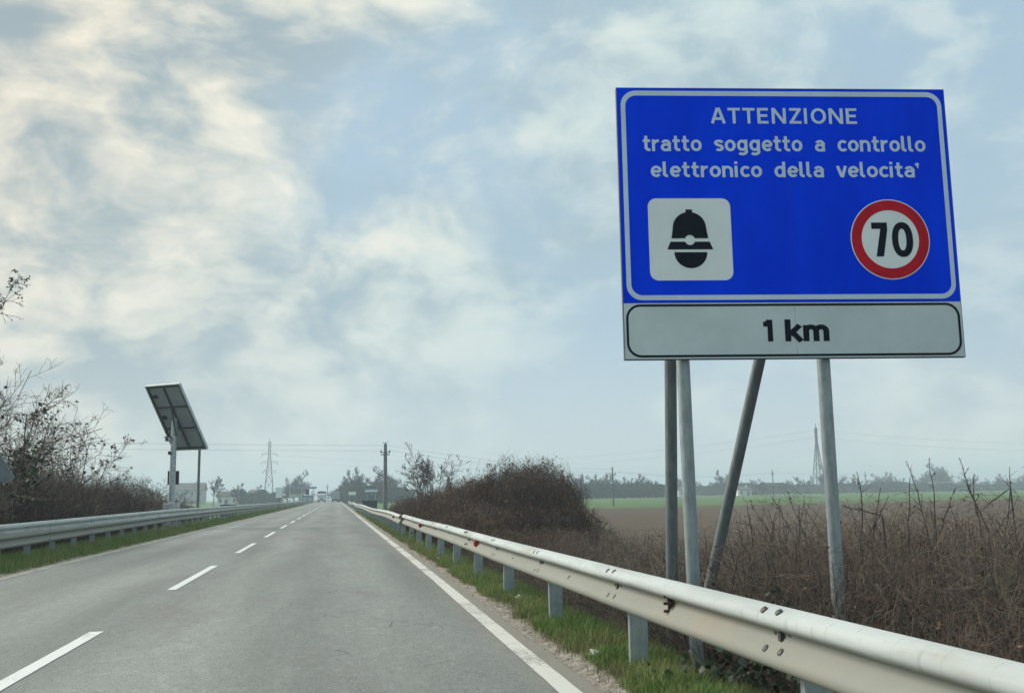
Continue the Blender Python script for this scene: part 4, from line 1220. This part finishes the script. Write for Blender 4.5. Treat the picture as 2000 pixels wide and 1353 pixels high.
def pylon(name, x, y, h, wb, wt, arms, label):
    root = thing(name, (x, y, FIELD_Z), label, 'pylon')
    waist = 0.72*h
    wd = lambda z: wb + (wt - wb)*min(1, z/waist)
    cn = lambda z: [np.array([sx*wd(z)/2, sy*wd(z)/2, z]) for sx, sy in ((-1, -1), (1, -1), (1, 1), (-1, 1))]
    zs = [0]
    while zs[-1] < h*0.94: zs.append(min(h*0.94, zs[-1] + max(1.6, wd(zs[-1])*1.15)))
    for i in range(4):
        b = MB().bar((*cn(0)[i][:2], -0.5), cn(waist)[i], 0.26).bar(cn(waist)[i], cn(h*0.94)[i], 0.2)
        b.build('tower_leg', M['lattice'], root, local=True)
    br_ = MB()
    for a, b_ in zip(zs[:-1], zs[1:]):
        A, B_ = cn(a), cn(b_)
        for i in range(4):
            j = (i + 1) % 4
            br_.bar(A[i], B_[j], 0.11).bar(A[j], B_[i], 0.11).bar(B_[i], B_[j], 0.11)
    o = br_.build('bracing', M['lattice'], root, local=True); o['kind'] = 'stuff'
    MB().bar((0, 0, h*0.93), (0, 0, h), 0.22).build('peak', M['lattice'], root, local=True)
    for z, l in arms:
        for sx in (-1, 1):
            tip = np.array([sx*l, 0, z]); ab = MB()
            for sy in (-1, 1):
                ab.bar((sx*wd(z)/2, sy*wd(z)/2, z), tip, 0.14).bar((sx*wd(z)/2, sy*wd(z)/2, z + 1.3), tip, 0.11)
            a_ = ab.build('crossarm', M['lattice'], root, local=True)
            MB().tube([tip, tip - np.array([0, 0, 1.4])], 0.12, 6).build('insulator', M['dark_box'], a_, local=True)
    return root


pylon('pylon', -38.0, 600, 37.3, 6.0, 1.3, [(28.0, 4.2), (23.0, 4.8), (18.0, 3.6)], 'lattice pylon with crossarms above the trees left of the road')
pylon('pylon', 228.0, 450, 34.0, 5.4, 0.8, [], 'tapering lattice mast without crossarms beside the right sign post')
for z0, nm in ((31, 'faint high voltage line sagging behind the sign, upper'), (27.5, 'faint high voltage line sagging behind the sign, lower')):
    wire((228, 450, z0 - 0.9), (-38, 600, z0 - 4), 9, 0.03, nm)
    wire((228, 450, z0 - 0.9), (520, 420, z0 - 2), 8, 0.03, nm.replace('behind the sign', 'over the right hand fields'))

# ------------------------------------------------------------------ solar powered camera post, posts and small signs on the left
SYY = 48.0
sc_ = SYY/43.0
pole_x = at(338, 900, SYY)[0]
sol = thing('solar_camera_post', (pole_x, SYY, gz(pole_x)), 'tall grey post with tilted solar panel, camera and dark box', 'solar panel')
MB().tube([(0, 0, 0.1), (0, 0, 0.5), (0, 0, 4.9)], [0.15, 0.15, 0.125], 16).build('pole', M['zinc'], sol, smooth=True, local=True)
MB().box((-0.33, -0.33, -0.2), (0.33, 0.33, 1.16)).build('base_block', M['concrete'], sol, local=True, bevel=0.03)
pc = np.array([0.10, -0.05, 5.05])
al = math.radians(35); tau = math.radians(56)
Fd = np.array([math.sin(al), math.cos(al), 0.0])                 # the way the cells face
e1 = np.array([math.cos(al), -math.sin(al), 0.0])                # along the width
e2 = -Fd*math.cos(tau) + np.array([0, 0, math.sin(tau)])         # up the slope
e3 = np.cross(e2, e1)                                            # panel normal, towards the sky
if e3[2] < 0: e3 = -e3
PW, PL_ = 0.98, 1.68
pf = lambda u, v, t: tuple(pc + e1*u + e2*v + e3*t)
pn = MB().prism([(-PW, -PL_), (PW, -PL_), (PW, PL_), (-PW, PL_)], pf, 0.02, 0.05).build('back_sheet', M['panel_back'], sol, local=True)
MB().prism([(-PW + .02, -PL_ + .02), (PW - .02, -PL_ + .02), (PW - .02, PL_ - .02), (-PW + .02, PL_ - .02)], pf, 0.0502, 0.056).build('cell_face', M['solar_cell'], pn, local=True)
for a, b_ in (((-PW - .05, -PL_ - .05), (PW + .05, -PL_)), ((-PW - .05, PL_), (PW + .05, PL_ + .05)), ((-PW - .05, -PL_ + .001), (-PW, PL_ - .001)), ((PW, -PL_ + .001), (PW + .05, PL_ - .001))):
    MB().prism([a, (b_[0], a[1]), b_, (a[0], b_[1])], pf, -0.05, 0.07).build('rim', M['panel_rim'], pn, local=True)
for u in (-0.94, 0.0, 0.94):
    MB().prism([(u - .035, -PL_ + .01), (u + .035, -PL_ + .01), (u + .035, PL_ - .01), (u - .035, PL_ - .01)], pf, -0.045, 0.019).build('frame_bar', M['panel_frame'], sol, local=True)
for v in (-1.62, -0.56, 0.56, 1.62):
    MB().prism([(-PW + .01, v - .03), (PW - .01, v - .03), (PW - .01, v + .03), (-PW + .01, v + .03)], pf, -0.03, 0.018).build('frame_bar', M['panel_frame'], sol, local=True)
for u, v in ((-0.70, 1.15), (-0.70, 0.05), (-0.72, -1.0)):
    MB().prism([(u - .10, v - .07), (u + .10, v - .07), (u + .10, v + .07), (u - .10, v + .07)], pf, -0.06, 0.019).build('junction_box', M['dark_box'], pn, local=True)
MB().bar((0, 0, 4.6), tuple(pc + e3*(-0.05)), 0.12).build('tilt_bracket', M['zinc'], sol, local=True)
MB().bar((0.12, -0.1, 4.2), tuple(pc + e2*0.6 - e3*0.04), 0.06).build('tilt_bracket', M['panel_frame'], sol, local=True)
cm = MB().box((-0.33, -0.42, 3.95), (-0.13, -0.02, 4.13)).build('camera', M['truck_white'], sol, local=True, bevel=0.02)
MB().tube([(-0.23, -0.42, 4.04), (-0.23, -0.46, 4.04)], 0.07, 12).build('lens', M['dark_box'], cm, local=True)
MB().box((-0.36, -0.45, 4.13), (-0.10, 0.0, 4.16)).build('sun_hood', M['dark_box'], cm, local=True)
MB().box((-0.20, -0.22, 3.35), (-0.12, -0.05, 3.50)).build('small_camera', M['dark_box'], sol, local=True)
MB().box((-0.24, 0.13, 2.0), (0.24, 0.40, 2.62)).build('control_box', M['dark_box'], sol, local=True, bevel=0.02)

p = at(389, 900, 56)
o = thing('steel_post', (p[0], 56, gz(p[0])), 'thin plain steel post next to the solar panel', 'post')
MB().tube([(0, 0, -0.1), (0, 0, 4.55)], 0.07, 12).build('tube', M['concrete_pole'], o, smooth=True, local=True)
MB().tube([(0, 0, 4.55), (0, 0, 4.60), (0, 0, 4.62)], [0.078, 0.078, 0.03], 12).build('cap', M['dark_box'], o, smooth=True, local=True)

# back of a triangular sign at the left edge
p = at(-22, 940, 24.6)
o = thing('warning_sign', (p[0], 24.6, gz(p[0])), 'grey back of a triangular road sign by the left hedge', 'road sign')
tri = [(-0.47, 1.98 + 0.05), (0.47, 1.98 + 0.05), (0.53, 2.06 + 0.06), (0.06, 2.90), (-0.06, 2.90), (-0.53, 2.06 + 0.06)]
dzs = p[2] - gz(p[0]) - 2.03
MB().prism(tri, lambda u, v, t: (u, t, v + dzs), 0.0, 0.015).build('plate', M['sign_back'], o, local=True)
MB().ring([(a*1.02, (b - 2.35)*1.02 + 2.35) for a, b in tri], tri, lambda u, v, t: (u, t, v + dzs), -0.012, 0.018).build('folded_rim', M['zinc_post'], o, local=True)
MB().tube([(0, -0.05, -0.1), (0, -0.05, 2.85 + dzs)], 0.03, 12).build('post', M['zinc_post'], o, smooth=True, local=True)
for v in (2.2, 2.6):
    MB().box((-0.2, -0.03, v + dzs), (0.2, -0.001, v + 0.04 + dzs)).build('clamp', M['zinc'], o, local=True)


def small_sign(px, py, Y, w, h, mat, label, post='zinc_post', two=False):
    p = at(px, py, Y)
    zb = gz(p[0])
    o = thing('roadside_sign', (p[0], Y, zb), label, 'road sign')
    z0 = p[2] - zb
    pl_ = MB().box((-w/2, -0.02, z0 - h/2), (w/2, 0.0, z0 + h/2)).build('plate', M[mat], o, local=True, bevel=0.004)
    MB().ring([(-w/2 - .03, -h/2 - .03), (w/2 + .03, -h/2 - .03), (w/2 + .03, h/2 + .03), (-w/2 - .03, h/2 + .03)], [(-w/2, -h/2), (w/2, -h/2), (w/2, h/2), (-w/2, h/2)], lambda u, v, t: (u, t, z0 + v), -0.03, 0.02).build('rim', M['zinc_post'], o, local=True)
    for x in ((-w*0.35, w*0.35) if two else (0,)):
        MB().tube([(x, 0.05, -0.1), (x, 0.05, z0 + h*0.45)], 0.05, 10).build('post', M[post], o, smooth=True, local=True)
    return o


small_sign(545, 962, 125, 0.75, 1.15, 'sign_plate', 'pale rectangular sign on a dark post along the left guardrail', 'dark_box')
small_sign(600, 960, 250, 0.9, 1.3, 'dark_box', 'dark back of a sign before the flat canopy', 'dark_box')
small_sign(688, 963, 210, 1.5, 0.62, 'sign_plate', 'pale board nearest the receding lorry, right of the road', two=True)
small_sign(725, 958, 185, 2.2, 0.42, 'sign_white', 'long pale board in front of the grove', two=True)


def parapet(px, py, Y, w, h, label):
    p = at(px, py, Y); z = gz(p[0])
    o = thing('culvert_parapet', (p[0], Y, z), label, 'parapet')
    top = p[2] - z
    MB().box((-w/2, -0.15, -0.1), (w/2, 0.15, top - 0.08)).build('wall', M['panel_frame'], o, local=True)
    MB().box((-w/2 - 0.05, -0.2, top - 0.08), (w/2 + 0.05, 0.2, top)).build('coping', M['panel_frame'], o, local=True)


parapet(446, 985, 84, 1.2, 0.3, 'dark low culvert parapet behind the left guardrail')
parapet(722, 977, 100, 1.45, 0.3, 'dark low culvert parapet behind the bent guardrail')

# ------------------------------------------------------------------ traffic
def wheels(root, xs_, ys_, r, w):
    for x in xs_:
        for y in ys_:
            t = MB().tube([(x - w/2, y, r), (x + w/2, y, r)], r, 16).build('wheel', M['tyre'], root, smooth=True, local=True)
            MB().tube([(x - w/2 - .01, y, r), (x + w/2 + .01, y, r)], r*0.55, 12).build('rim', M['zinc'], t, local=True)


def box_truck(x, y, face, label, boxm, cabm):
    """face -1: its front looks at -Y"""
    o = thing('box_truck', (x, y, 0.012), label, 'truck')
    f = face
    Yf = lambda a, b: (min(a*f, b*f), max(a*f, b*f))

    def bx(name, x0, x1, a, b, z0, z1, m, par=o, bev=0.04):
        y0, y1 = Yf(a, b)
        return MB().box((x0, y0, z0), (x1, y1, z1)).build(name, M[m], par, local=True, bevel=bev)
    bx('cargo_box', -1.15, 1.15, -5.2, 0.6, 0.85, 3.25, boxm)
    bx('chassis', -0.5, 0.5, -5.0, 2.0, 0.5, 0.84, 'dark_box')
    cab = MB().prism([(0.75*f, 0.55), (2.35*f, 0.55), (2.4*f, 1.35), (2.15*f, 2.35), (1.7*f, 2.55), (0.75*f, 2.55)], lambda u, v, t: (t, u, v), -1.05, 1.05).build('cab', M[cabm], o, local=True, bevel=0.05)
    MB().prism([(2.412*f, 1.40), (2.19*f, 2.28), (2.17*f, 2.28), (2.39*f, 1.40)], lambda u, v, t: (t, u, v), -0.9, 0.9).build('windscreen', M['screen'], cab, local=True)
    bx('grille', -0.6, 0.6, 2.40, 2.43, 0.95, 1.22, 'dark_box', cab, 0)
    bx('bumper', -1.05, 1.05, 2.3, 2.5, 0.42, 0.68, 'dark_box', o, 0.03)
    for s in (-1, 1):
        bx('headlight', s*0.85 - 0.15, s*0.85 + 0.15, 2.38, 2.44, 0.82, 1.0, 'lamp', cab, 0.01)
        bx('side_mirror', s*1.2 - 0.1, s*1.2 + 0.1, 1.9, 2.0, 1.6, 2.1, 'dark_box', cab, 0.01)
        bx('tail_light', s*0.9 - 0.12, s*0.9 + 0.12, -5.25, -5.21, 0.70, 0.84, 'red_reflex', o, 0)
        bx('rear_door', s*0.56 - 0.54, s*0.56 + 0.54, -5.24, -5.205, 0.92, 3.18, boxm, o, 0.01)
    bx('rear_underrun_bar', -1.0, 1.0, -5.2, -5.1, 0.4, 0.6, 'dark_box', o, 0)
    wheels(o, (-0.95, 0.95), (1.55*f, -3.9*f), 0.45, 0.3)
    return o


box_truck(-3.95, 300, -1, 'oncoming box truck with white cab and dark body', 'truck_dark', 'truck_white')
box_truck(0.05, 306, 1, 'receding lorry with plain grey rear doors', 'truck_grey', 'truck_dark')


def car(x, y, face, label, paint):
    o = thing('car', (x, y, 0.012), label, 'car')
    f = face
    MB().prism([(-2.1*f, 0.3), (2.1*f, 0.3), (2.15*f, 0.7), (1.3*f, 0.92), (-1.9*f, 0.95), (-2.15*f, 0.75)], lambda u, v, t: (t, u, v), -0.86, 0.86).build('body', M[paint], o, local=True, bevel=0.06)
    cabn = MB().prism([(-1.8*f, 0.94), (1.2*f, 0.92), (0.45*f, 1.42), (-1.2*f, 1.44)], lambda u, v, t: (t, u, v), -0.72, 0.72).build('cabin', M['glass'], o, local=True, bevel=0.05)
    MB().prism([(0.42*f, 1.425), (-1.18*f, 1.445), (-1.15*f, 1.475), (0.40*f, 1.455)], lambda u, v, t: (t, u, v), -0.68, 0.68).build('roof', M[paint], cabn, local=True)
    for s in (-1, 1):
        MB().box((s*0.65 - 0.14, min(2.1*f, 2.17*f), 0.6), (s*0.65 + 0.14, max(2.1*f, 2.17*f), 0.74)).build('headlight', M['lamp'], o, local=True)
    wheels(o, (-0.78, 0.78), (1.35*f, -1.3*f), 0.32, 0.2)


car(-3.4, 470, -1, 'small white car far behind the oncoming truck', 'truck_white')

# ------------------------------------------------------------------ buildings
def house(px0, px1, pybase, pytop, Y, depth, label, wallm='wall_cream', roofm='roof', gable=True, storeys=2, name='farmhouse'):
    a, b = at(px0, pybase, Y), at(px1, pytop, Y)
    w = abs(b[0] - a[0]); h = b[2] - FIELD_Z
    o = thing(name, ((a[0] + b[0])/2, Y, FIELD_Z), label, 'building')
    eave = h*0.68 if gable else h - 0.3
    wl = MB().box((-w/2, 0, -0.1), (w/2, depth, eave)).build('wall', M[wallm], o, local=True)
    if gable:
        rf = MB().prism([(-0.5, eave - 0.15), (depth/2, h), (depth + 0.5, eave - 0.15), (depth + 0.5, eave + 0.05), (depth/2, h + 0.25), (-0.5, eave + 0.05)], lambda u, v, t: (t, u, v), -w/2 - 0.5, w/2 + 0.5).build('roof', M[roofm], o, local=True)
        MB().box((w*0.2, depth*0.3, h - 1.0), (w*0.2 + 0.7, depth*0.3 + 0.7, h + 0.9)).build('chimney', M[wallm], rf, local=True)
    else:
        MB().box((-w/2 - 0.4, -0.4, eave + 0.002), (w/2 + 0.4, depth + 0.4, h)).build('roof', M[roofm], o, local=True)
    n = max(2, int(w/3.2))
    for s in range(storeys):
        z0 = eave*(s + 0.32)/storeys
        for i in range(n):
            x = -w/2 + w*(i + 0.5)/n
            if s == 0 and i == n//2:
                MB().box((x - 0.6, -0.05, 0), (x + 0.6, 0.02, min(2.3, eave*0.8))).build('door', M['roof'], o, local=True); continue
            wn = MB().box((x - 0.5, -0.04, z0), (x + 0.5, 0.02, z0 + 1.3)).build('window', M['glass'], o, local=True)
            MB().box((x - 0.62, -0.09, z0 - 0.1), (x + 0.62, -0.005, z0 - 0.01)).build('sill', M['concrete'], wn, local=True)
    return o


house(338, 398, 975, 943, 520, 12, 'large hazy farmhouse with tiled roof behind the solar panel post', 'wall_grey')
house(424, 448, 972, 960, 400, 8, 'low white cottage before the trees left of the pylon', 'wall_white', storeys=1)
house(452, 476, 972, 957, 430, 8, 'cream farm building among the trees round the left pylon', 'wall_white', storeys=1)
house(486, 505, 970, 958, 430, 8, 'pale house half hidden by trees under the left pylon', 'wall_white', storeys=1)
house(1270, 1300, 965, 950, 470, 9, 'pale farmhouse at the right end of the dense wood', 'wall_cream')
house(1325, 1352, 962, 950, 500, 8, 'white low house between the two front sign posts', 'wall_white', storeys=1)
house(1442, 1468, 962, 950, 500, 8, 'small white shed at the field edge behind the slanting strut', 'wall_white', storeys=1)
house(1708, 1730, 957, 944, 560, 10, 'pale barn in the far tree belt', 'wall_cream', storeys=1)
house(1836, 1868, 950, 941, 600, 12, 'long flat white hall behind the budding shoots', 'wall_white', 'wall_white', False, 1, 'storage_hall')

# filling station canopy on the left at the end of the road
Yc = 400
a, b = at(560, 952, Yc), at(618, 950, Yc)
o = thing('canopy', ((a[0] + b[0])/2, Yc, FIELD_Z), 'flat blue grey canopy roof on posts left of the trucks', 'canopy')
w = b[0] - a[0]; h = b[2] - FIELD_Z
MB().box((-w/2, -3, h - 0.7), (w/2, 6, h)).build('flat_roof', M['roof_blue'], o, local=True)
for x in (-w*0.4, 0, w*0.4):
    MB().box((x - 0.15, 1.3, -0.1), (x + 0.15, 1.6, h - 0.7)).build('column', M['wall_white'], o, local=True)
kx = w*0.20
MB().box((kx - 2.2, 4, -0.1), (kx + 2.2, 5.8, 3.4)).build('kiosk', M['roof_blue'], o, local=True)
MB().box((kx - 1.8, 3.95, 1.0), (kx + 1.8, 3.99, 2.6)).build('kiosk_window', M['screen'], o, local=True)
MB().box((-w*0.42, 4, 2.6), (w*0.02, 5, 3.9)).build('fascia', M['wall_white'], o, local=True)

# ------------------------------------------------------------------ grass
def blades(rng, pts, hgt, wid, lean):
    m = len(pts)
    a = rng.uniform(0, 2*math.pi, m); ax = np.stack([np.cos(a), np.sin(a), np.zeros(m)], 1)
    b = rng.uniform(0, 2*math.pi, m); ln = np.stack([np.cos(b), np.sin(b), np.zeros(m)], 1)*(lean*rng.uniform(0.2, 1.4, m)*hgt)[:, None]
    up = np.zeros((m, 3)); up[:, 2] = hgt
    w = (ax.T*wid).T
    V = np.stack([pts - w, pts + w, pts + up*0.6 + ln*0.4 + w*0.7, pts + up*0.6 + ln*0.4 - w*0.7, pts + up + ln], 1).reshape(-1, 3)
    I = np.arange(m)[:, None]*5
    return V, [I + np.array([[0, 1, 2, 3]]), I + np.array([[3, 2, 4]])]


def vnoise(rng, x, y, cell):
    g = rng.uniform(0, 1, (64, 512))
    u, v = (x/cell) % 63, (y/cell) % 511
    i, j = u.astype(int), v.astype(int); f, g2 = u - i, v - j
    f, g2 = f*f*(3 - 2*f), g2*g2*(3 - 2*g2)
    i2, j2 = (i + 1) % 64, (j + 1) % 512
    return g[i, j]*(1 - f)*(1 - g2) + g[i2, j]*f*(1 - g2) + g[i, j2]*(1 - f)*g2 + g[i2, j2]*f*g2


def grass(name, n, x0, x1, y0, y1, label, h0, seed, mat, edge, keep=0.38, power=1.0):
    rng = np.random.default_rng(seed)
    u = rng.uniform(0, 1, n)
    y = y0*(y1/y0)**u
    x = rng.uniform(x0, x1, n)
    cl = 0.6*vnoise(rng, x - x0 + 1, y + 3, 0.28) + 0.4*vnoise(rng, x - x0 + 1, y + 3, 0.9)
    e = np.interp(x, *edge)
    ok = cl*e > keep*rng.uniform(0.75, 1.25, n)
    x, y, cl, e = x[ok], y[ok], cl[ok], e[ok]
    z = np.interp(x, [p[0] for p in PROF], [p[1] for p in PROF])
    far_ = np.clip(y/22, 1, 5)
    h = h0*(0.4 + 1.1*cl)*rng.uniform(0.55, 1.35, len(x))*np.clip(e, 0.5, 1)
    V, Fc = blades(rng, np.stack([x, y, z - 0.02], 1), h + 0.02, 0.0026*far_*rng.uniform(0.7, 1.4, len(x)), 0.55)
    o = obj(name, mesh_np(name, V, Fc), M[mat])
    return tag(o, label, 'grass', kind='stuff')


grass('grass', 190000, 1.78, 2.75, 3.2, 95, 'short green grass along the foot of the right guardrail', 0.115, 3, 'grass', ([1.80, 1.92, 2.1, 2.45, 2.75], [0.30, 0.85, 1.2, 1.15, 0.6]), 0.30)
grass('dry_grass', 26000, 2.35, 3.7, 3.2, 60, 'dry yellow grass on the slope below the right guardrail', 0.16, 4, 'grass_dry', ([2.35, 2.6, 3.3, 3.7], [0.5, 0.9, 1.0, 0.6]))
grass('grass', 130000, -7.9, -5.70, 13, 190, 'lush green grass verge in front of the left guardrail', 0.16, 5, 'grass', ([-7.9, -7.4, -6.2, -5.85, -5.70], [0.7, 1.15, 1.1, 0.8, 0.35]), 0.32)
grass('weeds', 14000, 2.9, 4.2, 3.4, 12, 'dark green weeds under the bramble beside the sign posts', 0.13, 6, 'ivy', ([2.9, 3.2, 4.2], [0.6, 0.9, 0.8]))

# straw and pebbles between turf and asphalt
grass('dry_grass', 16000, 1.80, 2.6, 3.2, 40, 'withered straw blades among the green grass under the right guardrail', 0.09, 8, 'grass_dry', ([1.80, 1.9, 2.2, 2.6], [0.8, 1.0, 0.9, 0.9]), 0.45)
rng = np.random.default_rng(55)
n = 2600
py_ = 3.0*(45/3.0)**rng.uniform(0, 1, n); px_ = rng.normal(1.82, 0.07, n)
sz = rng.uniform(0.002, 0.008, n)*np.where(rng.uniform(0, 1, n) > 0.93, 1.8, 1.0)
octv = np.array([[1, 0, 0], [0, 1, 0], [-1, 0, 0], [0, -1, 0], [0, 0, 0.7], [0, 0, -0.5]], float)
Vp = (octv[None]*(1 + rng.uniform(-0.3, 0.3, (n, 6, 1))))*sz[:, None, None] + np.stack([px_, py_, np.interp(px_, [p[0] for p in PROF], [p[1] for p in PROF]) + np.where(px_ < 1.76, 0.03, 0.004)], 1)[:, None]
tri_ = np.array([[0, 1, 4], [1, 2, 4], [2, 3, 4], [3, 0, 4], [1, 0, 5], [2, 1, 5], [3, 2, 5], [0, 3, 5]])
o = obj('gravel', mesh_np('gravel', Vp.reshape(-1, 3), (np.arange(n)[:, None, None]*6 + tri_[None]).reshape(-1, 3)), material('pebbles', (0.33, 0.30, 0.255), 0.9, 0, 0.3, 4, island=0.5))
tag(o, 'loose pebbles and dirt along the right edge of the asphalt', 'gravel', kind='stuff')

# crumpled litter in the grass
for i, (px, py, X) in enumerate(((1167, 1308, 1.98), (1160, 1300, 1.96), (1012, 1146, 2.15), (856, 1071, 2.0))):
    v = ray(px, py); p = np.array([0, 0, CAM_H]) + v*(X/v[0])
    rng = np.random.default_rng(90 + i)
    b = MB()
    n = 6
    for r in range(3):
        ring = [(p[0] + (0.045 - 0.012*r)*math.cos(2*math.pi*j/n)*rng.uniform(0.6, 1.3), p[1] + (0.045 - 0.012*r)*math.sin(2*math.pi*j/n)*rng.uniform(0.6, 1.3), gz(p[0]) + 0.03 + 0.02*r + rng.uniform(-0.008, 0.008)) for j in range(n)]
        b.V += ring
    for r in range(2):
        for j in range(n):
            b.Fc.append((r*n + j, r*n + (j + 1) % n, (r + 1)*n + (j + 1) % n, (r + 1)*n + j))
    b.Fc += [tuple(range(n))[::-1], tuple(range(2*n, 3*n))]
    o = b.build('litter', M['litter'])
    tag(o, 'scrap of white crumpled litter in the grass under the guardrail', 'litter', 'white litter in the right verge')

# ------------------------------------------------------------------ haze
hm = bpy.data.materials.new('haze_air'); hm.use_nodes = True
hm.node_tree.nodes.clear()
hv = hm.node_tree.nodes.new('ShaderNodeVolumePrincipled')
hv.inputs['Color'].default_value = (0.76, 0.885, 1.0, 1)
hv.inputs['Density'].default_value = 0.00075
hv.inputs['Anisotropy'].default_value = 0.1
hm.node_tree.links.new(hv.outputs[0], hm.node_tree.nodes.new('ShaderNodeOutputMaterial').inputs['Volume'])
hz_o = MB().box((-2200, -300, -2.0), (2200, 2600, 39.0)).build('haze', hm)
tag(hz_o, 'pale bluish haze lying over the fields', 'haze', kind='stuff')
